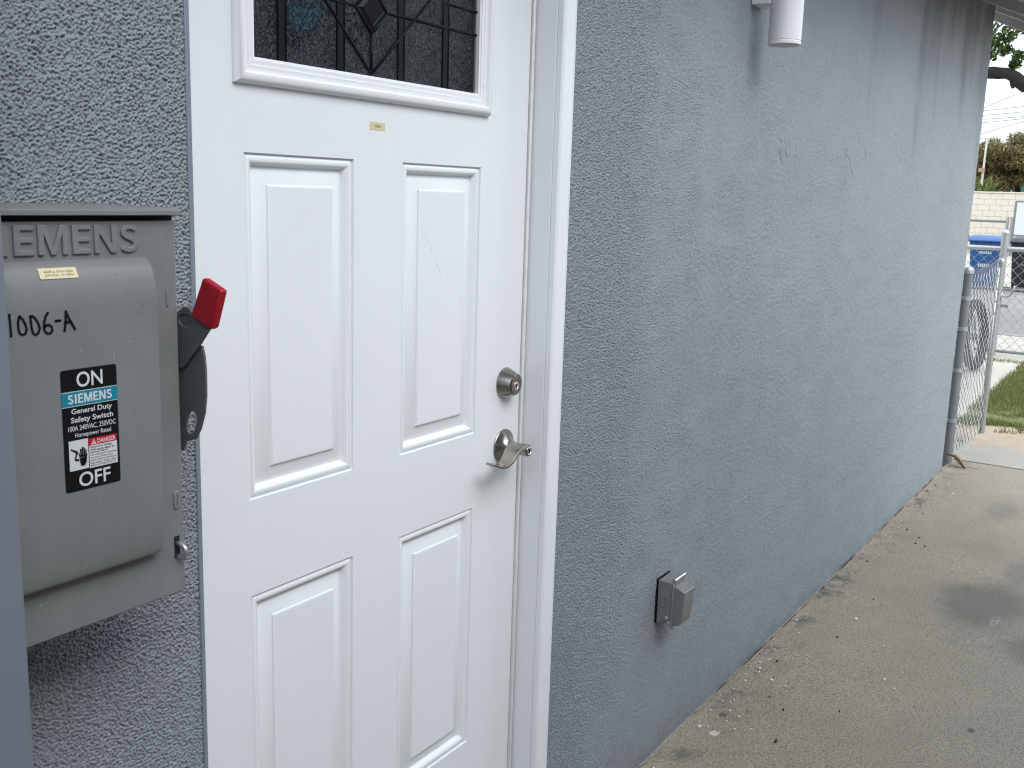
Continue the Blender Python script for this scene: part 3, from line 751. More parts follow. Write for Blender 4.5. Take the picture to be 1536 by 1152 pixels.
# ------------------------------------------------------------------ block capitals for the maker's name
def block_word(word, x0, x1, z0, z1, y_front, y_back, wt=0.20):
    adv = {'S': 0.72, 'I': 0.30, 'E': 0.68, 'M': 1.02, 'N': 0.84}; gap = 0.13
    tot = sum(adv[c_] for c_ in word) + gap * (len(word) - 1); H = z1 - z0; sx = (x1 - x0) / tot
    out = []; x = 0.0
    for c_ in word:
        w = adv[c_]; P = []
        if c_ == 'I': P = [[(0.04, 0), (0.04 + wt * 1.1, 0), (0.04 + wt * 1.1, 1), (0.04, 1)]]
        if c_ == 'E': P = [[(0.02, 0), (w, 0), (w, 0.17), (0.02 + wt * 1.1, 0.17), (0.02 + wt * 1.1, 0.42), (w * 0.94, 0.42), (w * 0.94, 0.58), (0.02 + wt * 1.1, 0.58), (0.02 + wt * 1.1, 0.83), (w, 0.83), (w, 1), (0.02, 1)]]
        if c_ == 'M': P = [[(0.0, 0), (wt, 0), (wt, 0.66), (w / 2 - 0.09, 0), (w / 2 + 0.09, 0), (w - wt, 0.66), (w - wt, 0), (w, 0), (w, 1), (w - wt * 1.25, 1), (w / 2, 0.30), (wt * 1.25, 1), (0.0, 1)]]
        if c_ == 'N': P = [[(0.0, 0), (wt, 0), (wt, 0.66), (w - wt * 1.15, 0), (w, 0), (w, 1), (w - wt, 1), (w - wt, 0.34), (wt * 1.15, 1), (0.0, 1)]]
        if c_ == 'S':
            cl = [(0.60, 0.80), (0.50, 0.885), (0.36, 0.91), (0.21, 0.88), (0.125, 0.78), (0.135, 0.66), (0.23, 0.58), (0.36, 0.52), (0.50, 0.45), (0.585, 0.36), (0.585, 0.23), (0.50, 0.13), (0.36, 0.09), (0.20, 0.11), (0.08, 0.19)]
            L = []; Q = []
            for i in range(len(cl)):
                a = cl[max(0, i - 1)]; b_ = cl[min(len(cl) - 1, i + 1)]; dx, dz = b_[0] - a[0], b_[1] - a[1]; n_ = math.hypot(dx, dz)
                hw_ = 0.088; L.append((cl[i][0] - dz / n_ * hw_ * 1.1, cl[i][1] + dx / n_ * hw_)); Q.append((cl[i][0] + dz / n_ * hw_ * 1.1, cl[i][1] - dx / n_ * hw_))
            P = [[L[i], L[i + 1], Q[i + 1], Q[i]] for i in range(len(cl) - 1)]
        out.append([[(x0 + (x + px) * sx, z0 + pz * H) for px, pz in q_] for q_ in P]); x += w + gap
    mb = MB()
    for letter in out:
        if len(letter) == 1: mb.prism(letter[0], 'y', y_front, y_back)
        else:
            # curved letter: strip of quads with side walls
            L = [q_[0] for q_ in letter] + [letter[-1][1]]; Q = [q_[3] for q_ in letter] + [letter[-1][2]]; n_ = len(L)
            mb.prism(L + Q[::-1], 'y', y_front, y_back) if False else mb.add(
                [(p[0], y_front, p[1]) for p in L] + [(p[0], y_front, p[1]) for p in Q] + [(p[0], y_back, p[1]) for p in L] + [(p[0], y_back, p[1]) for p in Q],
                [(i, i + 1, n_ + i + 1, n_ + i) for i in range(n_ - 1)] + [(i, 2 * n_ + i, 2 * n_ + i + 1, i + 1) for i in range(n_ - 1)] + [(n_ + i, n_ + i + 1, 3 * n_ + i + 1, 3 * n_ + i) for i in range(n_ - 1)]
                + [(0, n_, 3 * n_, 2 * n_), (n_ - 1, 3 * n_ - 1, 4 * n_ - 1, 2 * n_ - 1)])
    return mb
# ------------------------------------------------------------------ safety switch
sw = thing('safety_switch', 'grey electrical safety switch box with red handle beside the door', 'electrical box', (-0.33, WY, 1.10))
BX0, BX1, BZ0, BZ1, BY = -0.485, -0.1755, 1.105, 1.5575, -0.213
b = MB(); b.box(BX0 + 0.004, BX1 - 0.004, BY + 0.010, WY - 0.001, BZ0 + 0.004, BZ1 - 0.004)
hang(part('enclosure', b, 'enclosure', bevel=0.002), sw)
b = MB(); b.box(BX0, BX1, BY, BY + 0.013, BZ0, BZ1 - 0.0045)
cov = hang(part('cover', b, 'enclosure', bevel=0.0022, seg=3), sw)
# raised middle of the cover, rolling down at top and bottom
BULGE = 0.024
UX0, UX1, UZ0, UZ1 = -0.452, -0.2185, 1.1705, 1.5125
zsl = [UZ0 + (UZ1 - UZ0) * (t ** 1.35) for t in np.linspace(0, 1, 91)]
def bulge(z):
    top = max(0, (UZ1 - z) / 0.052); bot = max(0, (z - UZ0) / 0.095)
    a = math.sqrt(max(0, 1 - (1 - top) ** 2)) if top < 1 else 1
    c_ = 0.52 + 0.48 * math.sqrt(max(0, 1 - (1 - bot) ** 2)) if bot < 1 else 1
    return BULGE * (0.13 + 0.87 * min(a, c_))
vs = []; fs = []
XSB = [(UX0, 0), (UX0 + 0.0004, 0.8), (UX0 + 0.003, 1), (UX1 - 0.003, 1), (UX1 - 0.0004, 0.8), (UX1 + 0.0015, 0)]
for z in zsl:
    for x, k in XSB: vs.append((x, BY + 0.001 - (bulge(z) + 0.001) * k, z))
w = len(XSB)
for i in range(len(zsl) - 1):
    for j in range(w - 1): fs.append((i * w + j, i * w + j + 1, (i + 1) * w + j + 1, (i + 1) * w + j))
nv = len(vs)
fs += [tuple(range(w)), tuple((len(zsl) - 1) * w + j for j in range(w))]
b = MB().add(vs, fs)
bul = hang(part('raised_panel', b, 'enclosure', autosmooth=38), sw)
BF = BY - BULGE
# gap under the hood, its shadow put in as a dark strip
b = MB(); b.box(BX0 + 0.001, BX1 - 0.001, BY + 0.0045, BY + 0.012, BZ1 - 0.007, BZ1 + 0.0015); hang(part('hood_shadow_strip', b, 'gap'), sw)
# rain hood along the top
b = MB(); b.prism([(WY - 0.001, BZ1 - 0.002), (WY - 0.001, BZ1 + 0.010), (BY - 0.004, BZ1 + 0.0095), (BY - 0.009, BZ1 + 0.0070), (BY - 0.0092, BZ1 + 0.0015), (BY - 0.0070, BZ1 + 0.0012), (BY - 0.0062, BZ1 + 0.0058), (BY - 0.002, BZ1 + 0.0062)], 'x', BX0 - 0.002, BX1 + 0.0015)
hang(part('rain_hood', b, 'enclosure', bevel=0.0006), sw)
tx = part('brand_lettering', block_word('SIEMENS', -0.4145, -0.2265, 1.5185, 1.5490, BY - 0.0027, BY + 0.001), 'enclosure', bevel=0.0011, seg=2); hang(tx, cov)
tx['label'] = 'raised letters reading SIEMENS'
# pressed marks on the flange
b = MB(); b.box(-0.1915, -0.1885, BY - 0.0012, BY, 1.455, 1.476); hang(part('pressed_mark', b, 'enclosure', bevel=0.001), cov)
oval = [(-0.1855 + 0.0045 * math.cos(a), 1.2225 + (0.0072 if math.sin(a) > 0 else -0.0072) + 0.0042 * math.sin(a)) for a in [2 * math.pi * i / 24 for i in range(24)]]
b = MB(); b.prism(oval, 'y', BY - 0.0018, BY + 0.001); ov = hang(part('oval_boss', b, 'enclosure', bevel=0.0012), cov)
b = MB(); b.box(-0.1862, -0.1848, BY - 0.0022, BY - 0.0012, 1.216, 1.229); hang(part('boss_slot', b, 'handle_grey', bevel=0.0004), cov)
# latch loop at the lower corner
b = MB(); b.box(-0.1905, -0.1830, BY - 0.0006, BY + 0.003, 1.150, 1.1775); hang(part('latch_slot', b, 'gap'), sw)
lp = [( -0.1862, BY + 0.002, 1.170), (-0.1850, BY - 0.010, 1.1665)]
b = MB(); pathl = [(-0.186, BY + 0.002, 1.1685), (-0.1855, BY - 0.006, 1.1680), (-0.1850, BY - 0.0125, 1.1650), (-0.1848, BY - 0.0150, 1.1590), (-0.1850, BY - 0.0120, 1.1535), (-0.1855, BY - 0.006, 1.1515), (-0.186, BY + 0.002, 1.1520)]
b.tube(pathl, 0.0030, 10); hang(part('padlock_loop', b, 'zinc', smooth=True), sw)
# handle: fixed bracket and arm at the right side, both stand in the side plane
HX = -0.1612
low = [(-0.185, 1.405), (-0.238, 1.409), (-0.2415, 1.396), (-0.243, 1.381), (-0.2428, 1.350), (-0.2395, 1.329), (-0.232, 1.309), (-0.223, 1.2945), (-0.205, 1.2885), (-0.199, 1.276), (-0.185, 1.276)]
def plate_hole(outer, hole, x0, x1):
    """plate with a hole: outer and hole with same count are bridged"""
    n = len(outer); m_ = len(hole); mb = MB()
    cx = sum(p[0] for p in hole) / m_; cz = sum(p[1] for p in hole) / m_
    # resample both by angle around the hole centre
    K = 40; O = []; H = []
    def hit(poly, a):
        d = (math.cos(a), math.sin(a)); best = None
        for i in range(len(poly)):
            p, q = poly[i], poly[(i + 1) % len(poly)]
            ex, ez = q[0] - p[0], q[1] - p[1]; den = d[0] * ez - d[1] * ex
            if abs(den) < 1e-12: continue
            t = ((p[0] - cx) * ez - (p[1] - cz) * ex) / den; s_ = ((p[0] - cx) * d[1] - (p[1] - cz) * d[0]) / den
            if t > 1e-6 and -1e-6 <= s_ <= 1 + 1e-6 and (best is None or t > best): best = t
        return (cx + d[0] * best, cz + d[1] * best)
    angs = sorted({round(math.atan2(p[1] - cz, p[0] - cx), 5) for p in outer} | {round(-math.pi + 2 * math.pi * i / K, 5) for i in range(K)})
    for a in angs: O.append(hit(outer, a)); H.append(hit(hole, a))
    k = len(angs)
    for x in (x0, x1):
        mb.v += [(x, p[0], p[1]) for p in O] + [(x, p[0], p[1]) for p in H]
    for i in range(k):
        j = (i + 1) % k
        mb.f += [(i, j, k + j, k + i), (2 * k + i, 3 * k + i, 3 * k + j, 2 * k + j), (i, 2 * k + i, 2 * k + j, j), (k + i, k + j, 3 * k + j, 3 * k + i)]
    return mb
slot = [(-0.2160 + 0.0085 * math.cos(a) * (1 if True else 1) - 0.0030 * math.sin(a), 1.3140 + 0.0148 * math.sin(a)) for a in [2 * math.pi * i / 28 for i in range(28)]]
hang(part('handle_bracket', plate_hole(low, slot, HX - 0.0015, HX + 0.0015), 'handle_grey', bevel=0.0008), sw)
arm = [(-0.188, 1.437), (-0.197, 1.443), (-0.2115, 1.4525), (-0.2215, 1.4515), (-0.229, 1.4445), (-0.2585, 1.432), (-0.240, 1.411), (-0.209, 1.380), (-0.196, 1.377), (-0.188, 1.379)]
hole = [(-0.2150 + 0.0112 * math.cos(a), 1.4370 + 0.0080 * math.sin(a)) for a in [2 * math.pi * i / 24 for i in range(24)]]
b = MB(); b.prism(hole, 'x', HX - 0.0040, HX - 0.0028); hb_ = part('arm_recess', b, 'handle_grey')
ha = hang(part('handle_arm', plate_hole(arm, hole, HX - 0.0058, HX - 0.0026), 'handle_grey', bevel=0.0010), sw)
hang(hb_, ha)
b = MB(); b.prism([(-0.206, 1.4455), (-0.2115, 1.4535), (-0.2215, 1.4525), (-0.229, 1.4455), (-0.2225, 1.4485), (-0.2115, 1.4490)], 'x', HX - 0.0060, HX + 0.0040)
hang(part('arm_flange', b, 'handle_grey', bevel=0.0008), ha)
b = MB(); b.prism([(-0.2505, 1.4900), (-0.2825, 1.4775), (-0.2665, 1.4330), (-0.2605, 1.4305), (-0.2275, 1.4435)], 'x', HX - 0.0090, HX + 0.0015)
gr = hang(part('red_grip', b, 'red_grip', bevel=0.0036, seg=4), sw); gr['label'] = 'red vinyl grip on the switch handle'
b = MB(); b.lathe([(0.010, 0.0), (0.010, 0.008), (0.008, 0.0095), (0, 0.0095)], (HX - 0.006, -0.200, 1.395), (1, 0, 0), 24)
hang(part('handle_pivot', b, 'handle_grey', autosmooth=30), sw)
# warning label
LBX0, LBX1, LBZ0, LBZ1 = -0.3434, -0.2773, 1.2711, 1.4018
def rr(x0, x1, z0, z1, r_):
    p = []
    for cx, cz, a0 in ((x1 - r_, z1 - r_, 0), (x0 + r_, z1 - r_, 90), (x0 + r_, z0 + r_, 180), (x1 - r_, z0 + r_, 270)):
        p += [(cx + r_ * math.cos(R(a0 + k * 22.5)), cz + r_ * math.sin(R(a0 + k * 22.5))) for k in range(5)]
    return p
b = MB(); b.prism(rr(LBX0, LBX1, LBZ0, LBZ1, 0.003), 'y', BF - 0.0003, BF + 0.0002)
lab = hang(part('warning_label', b, 'black'), sw); lab['label'] = 'black safety switch label reading ON and OFF'
LW, LH = LBX1 - LBX0, LBZ1 - LBZ0
def lx(f): return LBX0 + f * LW
def lz(f): return LBZ1 - f * LH
def lrect(name, x0, x1, f0, f1, mat, y):
    mb = MB(); mb.add([(lx(x0), y, lz(f1)), (lx(x1), y, lz(f1)), (lx(x1), y, lz(f0)), (lx(x0), y, lz(f0))], [(0, 1, 2, 3)]); hang(raw(name, mb, mat, None), lab)
def ltext(name, s, x0, x1, f0, f1, mat, y=BF - 0.0008, bold=0.0):
    hang(raw(name, text_mb(s, lx(x0), lx(x1), lz(f1), lz(f0), y, bold), mat, None), lab)
Y1 = BF - 0.0005
ltext('printed_text', 'ON', 0.27, 0.735, 0.026, 0.150, 'white_print', bold=0.012)
lrect('colour_band', 0.004, 0.996, 0.1775, 0.302, 'white_print', Y1 + 0.0001)
lrect('colour_band', 0.002, 0.998, 0.1825, 0.297, 'teal_print', Y1)
hang(part('printed_text', block_word('SIEMENS', lx(0.105), lx(0.895), lz(0.277), lz(0.202), BF - 0.0008, BF - 0.0006), 'white_print'), lab)
ltext('printed_text', 'General Duty', 0.155, 0.885, 0.318, 0.374, 'white_print', bold=0.018)
ltext('printed_text', 'Safety Switch', 0.140, 0.900, 0.388, 0.446, 'white_print', bold=0.018)
ltext('printed_text', '100A 240VAC, 250VDC', 0.085, 0.945, 0.458, 0.506, 'white_print', bold=0.006)
ltext('printed_text', 'Horsepower Rated', 0.205, 0.850, 0.519, 0.566, 'white_print', bold=0.006)
lrect('warning_field', 0.085, 0.425, 0.578, 0.826, 'white_print', Y1)
lrect('warning_field', 0.440, 0.955, 0.645, 0.832, 'white_print', Y1)
lrect('danger_band', 0.437, 0.955, 0.585, 0.645, 'red_print', Y1)
ltext('printed_text', 'DANGER', 0.590, 0.925, 0.597, 0.635, 'white_print', bold=0.02)
mb = MB(); mb.add([(lx(0.475), Y1 - 0.0003, lz(0.637)), (lx(0.575), Y1 - 0.0003, lz(0.637)), (lx(0.525), Y1 - 0.0003, lz(0.594))], [(0, 1, 2)]); hang(raw('warning_triangle', mb, 'white_print', None), lab)
mb = MB(); mb.add([(lx(0.519), Y1 - 0.0005, lz(0.632)), (lx(0.531), Y1 - 0.0005, lz(0.632)), (lx(0.533), Y1 - 0.0005, lz(0.606)), (lx(0.517), Y1 - 0.0005, lz(0.606))], [(0, 1, 2, 3)]); hang(raw('warning_triangle', mb, 'red_print', None), lab)
lines = ['Hazardous Voltage.', 'Will cause death or', 'serious injury.', 'Turn off before replacing', 'any fuse. Disconnect', 'power before working on', 'this switch. Close cover', 'before turning power on.']
wds = [0.415, 0.455, 0.335, 0.475, 0.415, 0.485, 0.475, 0.475]
for i, s in enumerate(lines):
    ltext('printed_text', s, 0.455, 0.455 + wds[i], 0.651 + i * 0.0220, 0.651 + i * 0.0220 + 0.0185, 'grey_print', bold=0.012 if i < 3 else 0.004)
ltext('printed_text', 'OFF', 0.235, 0.805, 0.852, 0.972, 'white_print', bold=0.012)
# shock pictogram: hand and wire
def lpoly(pts, mat='black'):
    mb = MB(); mb.prism([(lx(a), lz(c_)) for a, c_ in pts], 'y', Y1 - 0.0004, Y1 - 0.0001); hang(part('shock_pictogram', mb, mat), lab)
lpoly([(0.265, 0.728), (0.395, 0.720), (0.385, 0.765), (0.355, 0.795), (0.290, 0.797), (0.270, 0.770)])
for (fx, f_top, f_bot, wd) in ((0.287, 0.652, 0.712, 0.024), (0.318, 0.640, 0.712, 0.025), (0.350, 0.648, 0.710, 0.024), (0.379, 0.665, 0.712, 0.020)):
    lpoly([(fx - wd / 2, f_bot), (fx - wd / 2, f_top + 0.005), (fx - wd / 4, f_top), (fx + wd / 4, f_top), (fx + wd / 2, f_top + 0.005), (fx + wd / 2, f_bot)])
lpoly([(0.262, 0.706), (0.400, 0.706), (0.398, 0.718), (0.262, 0.726)])
lpoly([(0.245, 0.688), (0.258, 0.684), (0.275, 0.716), (0.262, 0.728)])
lpoly([(0.110, 0.650), (0.118, 0.640), (0.225, 0.667), (0.238, 0.680), (0.205, 0.722), (0.205, 0.732), (0.255, 0.737), (0.255, 0.750), (0.200, 0.750), (0.178, 0.738), (0.178, 0.722), (0.205, 0.684)])
lpoly([(0.262, 0.724), (0.300, 0.720), (0.310, 0.728), (0.345, 0.722), (0.360, 0.730), (0.396, 0.722), (0.396, 0.726), (0.358, 0.735), (0.343, 0.727), (0.308, 0.734), (0.298, 0.725), (0.262, 0.729)], 'white_print')
# handwritten number
STROKES = [[(-0.3937, 1.4639), (-0.3932, 1.4528), (-0.393, 1.4429)],
 [(-0.3833, 1.4616), (-0.3851, 1.4569), (-0.3852, 1.4498), (-0.3842, 1.4449), (-0.3814, 1.4431), (-0.3782, 1.4439), (-0.3766, 1.448), (-0.378, 1.4539), (-0.3806, 1.4589), (-0.3833, 1.4616)],
 [(-0.3722, 1.4608), (-0.3719, 1.4549), (-0.3714, 1.4488), (-0.37, 1.4434), (-0.3674, 1.4416), (-0.3646, 1.4434), (-0.3628, 1.4478), (-0.3644, 1.4539), (-0.3676, 1.4589), (-0.3702, 1.4608), (-0.3722, 1.4608)],
 [(-0.3534, 1.4628), (-0.3562, 1.4589), (-0.3578, 1.4528), (-0.3583, 1.4478), (-0.3572, 1.4439), (-0.3544, 1.4418), (-0.351, 1.442), (-0.3493, 1.4449), (-0.3501, 1.4488), (-0.3526, 1.4506), (-0.3554, 1.4506), (-0.3574, 1.4488)],
 [(-0.3452, 1.4539), (-0.3401, 1.4539)], [(-0.3361, 1.4429), (-0.3344, 1.4508), (-0.3336, 1.4628)], [(-0.3336, 1.4628), (-0.3302, 1.4549), (-0.3243, 1.4439)], [(-0.3352, 1.4516), (-0.3295, 1.4516)]]
for i, s in enumerate(STROKES):
    mb = MB(); mb.ribbon(s, 0.0024, BF - 0.00045 - 0.00008 * i, 0.0006); hang(part('marker_stroke', mb, 'ink'), bul)
b = MB(); mbp = rr(-0.3560, -0.3135, 1.4960, 1.5065, 0.001)
ys = BY + 0.0 - bulge(1.5012) - 0.0006
vs = []
for (x, z) in mbp: vs.append((x, BY - bulge(z) - 0.0009, z))
b.add(vs, [tuple(range(len(vs)))])
st = hang(raw('address_sticker', b, 'sticker', None), sw); st['label'] = 'small cream sticker with faded writing on the switch cover'
for i, s in enumerate(('1006 A W 130th Street', 'Gardena, CA 90247')):
    mbt = text_mb('ilaill a tlnrl tllai' if i == 0 else 'alluila, ia llllil', -0.3500, -0.3185, 1.4985 + (1 - i) * 0.0036, 1.5008 + (1 - i) * 0.0036, 0.0, 0.0)
    mbt.v = [(x, BY - bulge(z) - 0.0012, z) for x, y, z in mbt.v]
    hang(raw('faded_writing', mbt, 'sticker_ink', None), st)

# ------------------------------------------------------------------ meter cabinet at the left edge
mc = thing('meter_cabinet', 'smooth blue-grey painted cabinet at the left edge in front of the switch box', 'cabinet', (-0.7, WY, 0.4))
b = MB(); b.box(-0.95, -0.4725, -0.352, WY - 0.001, 0.35, 2.25); hang(part('cabinet_body', b, 'cabinet', bevel=0.003), mc)
b = MB(); b.box(-0.955, -0.4680, -0.363, -0.350, 0.36, 2.24); hang(part('cabinet_cover', b, 'cabinet', bevel=0.003, seg=3), mc)

# ------------------------------------------------------------------ wall lamp
wl = thing('wall_lamp', 'white cylinder wall lamp mounted high on the stucco wall', 'wall lamp', (1.965, WY, 2.03))
LC = (1.966, -0.154)
b = MB(); b.box(1.926, 2.006, -0.118, WY - 0.001, 2.136, 2.216); hang(part('mount_block', b, 'lamp_white', bevel=0.002), wl)
b = MB(); b.lathe([(0.0445, 0.0), (0.0455, 0.001), (0.0455, 0.0085), (0.0448, 0.0095), (0.0442, 0.0105), (0.0455, 0.0118), (0.0455, 0.29), (0.0445, 0.291), (0.040, 0.291), (0.040, 0.285), (0, 0.285)], (LC[0], LC[1], 2.027), (0, 0, 1), 48)
hang(part('lamp_body', b, 'lamp_white', autosmooth=30), wl)
b = MB(); b.lathe([(0.0415, -0.0006), (0.0415, 0.002), (0, 0.002)], (LC[0], LC[1], 2.027), (0, 0, 1), 40)
hang(part('lamp_lens', b, 'lamp_lens'), wl)

# ------------------------------------------------------------------ outdoor socket
oc = thing('socket_cover', 'grey weatherproof socket cover low on the stucco wall', 'socket cover', (1.565, WY, 0.43))
OX0, OX1, OZ0, OZ1 = 1.527, 1.604, 0.430, 0.556
b = MB(); b.box(OX0 - 0.0012, OX1 + 0.0012, WY - 0.005, WY + 0.006, OZ0 - 0.0012, OZ1 + 0.0012); hang(part('gasket', b, 'black'), oc)
b = MB(); b.box(OX0, OX1, -0.110, WY - 0.0052, OZ0, OZ1); hang(part('socket_box', b, 'outlet', bevel=0.003, seg=3), oc)
# bulged lid, curved towards the bottom
prof = [(-0.1105, 0.5445)]
for t in np.linspace(0, 1, 9):
    prof.append((-0.1105 - 0.036 * (1 - 0.12 * t - 0.22 * t ** 5), 0.533 - 0.100 * t))
prof.append((-0.1105, 0.428))
b = MB(); b.prism(prof, 'x', OX0 + 0.008, OX1 - 0.004); hang(part('lid', b, 'outlet', bevel=0.0025, seg=2), oc)
b = MB(); b.box(OX0 - 0.001, OX1 + 0.001, -0.1145, -0.1102, 0.424, 0.553); hang(part('lid_flange', b, 'outlet', bevel=0.0015), oc)
b = MB(); b.tube([(OX0 + 0.006, -0.113, 0.561), (OX1 - 0.002, -0.113, 0.561)], 0.0052, 14); hang(part('hinge_barrel', b, 'chrome', smooth=False, autosmooth=40), oc)
b = MB(); b.box(OX0 + 0.010, OX1 - 0.006, -0.116, -0.109, 0.548, 0.5585); hang(part('hinge_leaf', b, 'outlet', bevel=0.001), oc)
ko = [(-0.0895 + 0.0105 * math.cos(a) * (1.0), 0.4985 + (0.0095 if math.sin(a) > 0 else -0.0095) + 0.0095 * math.sin(a)) for a in [2 * math.pi * i / 24 for i in range(24)]]
ki = [(-0.0895 + 0.0070 * math.cos(a), 0.4985 + (0.0095 if math.sin(a) > 0 else -0.0095) + 0.0055 * math.sin(a)) for a in [2 * math.pi * i / 24 for i in range(24)]]
b = plate_hole(ko, ki, OX0 - 0.0018, OX0 + 0.001); hang(part('cord_entry_rim', b, 'outlet', bevel=0.0006), oc)
for (yy, zz, rr_) in ((-0.0985, 0.452, 0.0055), (-0.1065, 0.438, 0.0062), (-0.099, 0.432, 0.004)):
    b = MB(); b.lathe([(rr_, 0), (rr_, 0.007), (rr_ * 0.7, 0.0085), (rr_ * 0.5, 0.0085), (rr_ * 0.45, 0.006), (0, 0.006)], (OX0 + 0.001, yy, zz), (-1, 0, 0), 18)
    hang(part('latch_knuckle', b, 'zinc', autosmooth=35), oc)
b = MB(); b.box(OX0 + 0.002, OX0 + 0.014, -0.119, -0.1146, 0.420, 0.4275); hang(part('lid_tab', b, 'zinc', bevel=0.001), oc)

# ------------------------------------------------------------------ ground
b = MB(); b.add([(-400, -400, -0.06), (800, -400, -0.06), (800, 400, -0.06), (-400, 400, -0.06)], [(0, 1, 2, 3)])
gnd = struct('ground', b, 'dirt')
def sheet(name, x0, x1, y0, y1, z, mat, th=0.1, amp=0.0, nx=2, ny=2, edge=0.0):
    gx = np.linspace(x0, x1, nx); gy = np.linspace(y0, y1, ny); mb = MB()
    for j in range(ny):
        for i in range(nx):
            e = 0
            X_, Y_ = gx[i], gy[j]
            if edge:
                if i == nx - 1: X_ += edge * (mnoise.noise((Y_ * 6, 3, 0)) + 0.5 * mnoise.noise((Y_ * 23, 5, 0)))
                if j == ny - 1: Y_ += edge * (mnoise.noise((X_ * 6, 9, 0)) + 0.5 * mnoise.noise((X_ * 23, 7, 0)))
            h = amp * (mnoise.noise((X_ * 1.1, Y_ * 1.1, 2)) + 0.5 * mnoise.noise((X_ * 4, Y_ * 4, 4))) if amp else 0
            mb.v.append((X_, Y_, z + h))
    for j in range(ny - 1):
        for i in range(nx - 1): mb.f.append((j * nx + i, j * nx + i + 1, (j + 1) * nx + i + 1, (j + 1) * nx + i))
    k = len(mb.v); ringi = [i for i in range(nx)] + [j * nx + nx - 1 for j in range(1, ny)] + [(ny - 1) * nx + i for i in range(nx - 2, -1, -1)] + [j * nx for j in range(ny - 2, 0, -1)]
    low_ = []
    for i in ringi: low_.append(len(mb.v)); p = mb.v[i]; mb.v.append((p[0], p[1], z - th))
    for a in range(len(ringi)): c_ = (a + 1) % len(ringi); mb.f.append((ringi[a], low_[a], low_[c_], ringi[c_]))
    o = link(name, mb.mesh(name), M[mat]); o['kind'] = 'structure'; return o
sl1 = sheet('concrete_path', -6, 5.955, -4.0, WY + 0.01, 0.0, 'slab', 0.10, 0.0035, 320, 90)
sl2 = sheet('concrete_strip', 5.968, 6.52, -4.0, 3.0, 0.003, 'strip', 0.10, 0.003, 24, 200, 0.02)
sheet('walkway', 7.0, 10.95, 0.15, 1.9, -0.004, 'walk', 0.1, 0.0, 60, 30)
sheet('pavement', 10.96, 13.35, -30, 30, 0.0, 'walk', 0.1, 0.0, 3, 60)
sheet('kerb', 13.36, 13.52, -30, 30, 0.006, 'strip', 0.2, 0.0, 2, 60)
sheet('road', 13.5, 22.6, -60, 60, -0.045, 'asphalt', 0.02, 0.02, 30, 200)
sheet('far_yard', 22.6, 70, -60, 60, -0.02, 'yard', 0.1, 0.0, 2, 2)
# bare soil and lawn
def soil(x, y): return -0.018 + 0.016 * mnoise.noise((x * 2.2, y * 2.2, 1)) + 0.010 * mnoise.noise((x * 7, y * 7, 5))
sheet('dirt_patch', 6.50, 7.75, -3.6, 0.16, -0.012, 'dirt', 0.1, 0.018, 50, 120)
sheet('lawn_soil', 7.4, 10.95, -3.6, 0.147, -0.004, 'turf', 0.1, 0.012, 80, 80)
# mortar fillet along the foot of the wall
xs_ = np.arange(-3.9, 5.62, 0.02); mb = MB()
for i, x in enumerate(xs_):
    w_ = 0.004 + 0.010 * max(0, mnoise.noise((x * 3.1, 0.3, 0)) + 0.5 * mnoise.noise((x * 14, 1.3, 0)) + 0.25)
    h_ = 0.006 + 0.006 * max(0, mnoise.noise((x * 5, 8.3, 0)) + 0.3)
    mb.v += [(x, WY + 0.008, h_), (x, WY - w_ * 0.6, h_ * 0.9), (x, WY - w_, -0.004)]
for i in range(len(xs_) - 1):
    for j in range(2): mb.f.append((3 * i + j, 3 * i + 3 + j, 3 * i + 4 + j, 3 * i + 1 + j))
fil = link('mortar_fillet', mb.mesh('mortar_fillet'), M['fillet']); fil.parent = sl1
# dark crack between wall and path
mb = MB()
for i, x in enumerate(xs_):
    h_ = 0.006 + 0.009 * max(0, 0.2 + mnoise.noise((x * 9, 4.3, 0)) + 0.5 * mnoise.noise((x * 31, 4.3, 0)))
    mb.v += [(x, WY - 0.0030, 0.0), (x, WY - 0.0032, h_)]
for i in range(len(xs_) - 1): mb.f.append((2 * i, 2 * i + 2, 2 * i + 3, 2 * i + 1))
cr = link('wall_foot_crack', mb.mesh('wall_foot_crack'), M['gap']); hang(cr, house)
# paint chips
mb = MB()
for k in range(85):
    x = 1.4 + 4.1 * rng.random() ** 1.2; y = WY - 0.02 - abs(rng.gauss(0, 0.10)) - (0.0 if k % 5 else rng.random() * 0.6)
    if k < 26: x = rng.gauss(2.25, 0.22); y = WY - 0.03 - abs(rng.gauss(0, 0.05))
    r_ = rng.uniform(0.0018, 0.0048) * (1.5 if rng.random() < 0.12 else 1); n_ = 6; a0 = rng.random() * 6
    pts = [(x + r_ * rng.uniform(0.6, 1.4) * math.cos(a0 + i * math.pi / 3), y + r_ * rng.uniform(0.5, 1.0) * math.sin(a0 + i * math.pi / 3)) for i in range(n_)]
    mb.prism(pts, 'z', 0.0005, 0.0050 + 0.001 * rng.random())
pc = part('paint_chips', mb, 'chips'); tag(pc, 'small pale paint chips scattered on the concrete along the wall', 'paint chips', kind='stuff')
# grit and dead leaf bits
mb = MB()
for k in range(22):
    x = 1.6 + 4.4 * rng.random(); y = WY - 0.02 - abs(rng.gauss(0, 0.22))
    r_ = rng.uniform(0.002, 0.006); a0 = rng.random() * 6
    pts = [(x + r_ * rng.uniform(0.8, 2.0) * math.cos(a0 + i * 2 * math.pi / 5), y + r_ * 0.6 * math.sin(a0 + i * 2 * math.pi / 5)) for i in range(5)]
    mb.prism(pts, 'z', 0.0005, 0.0055)
gt = part('ground_litter', mb, 'bark'); tag(gt, 'dark bits of dead leaf and grit scattered on the concrete path', 'litter', kind='stuff')
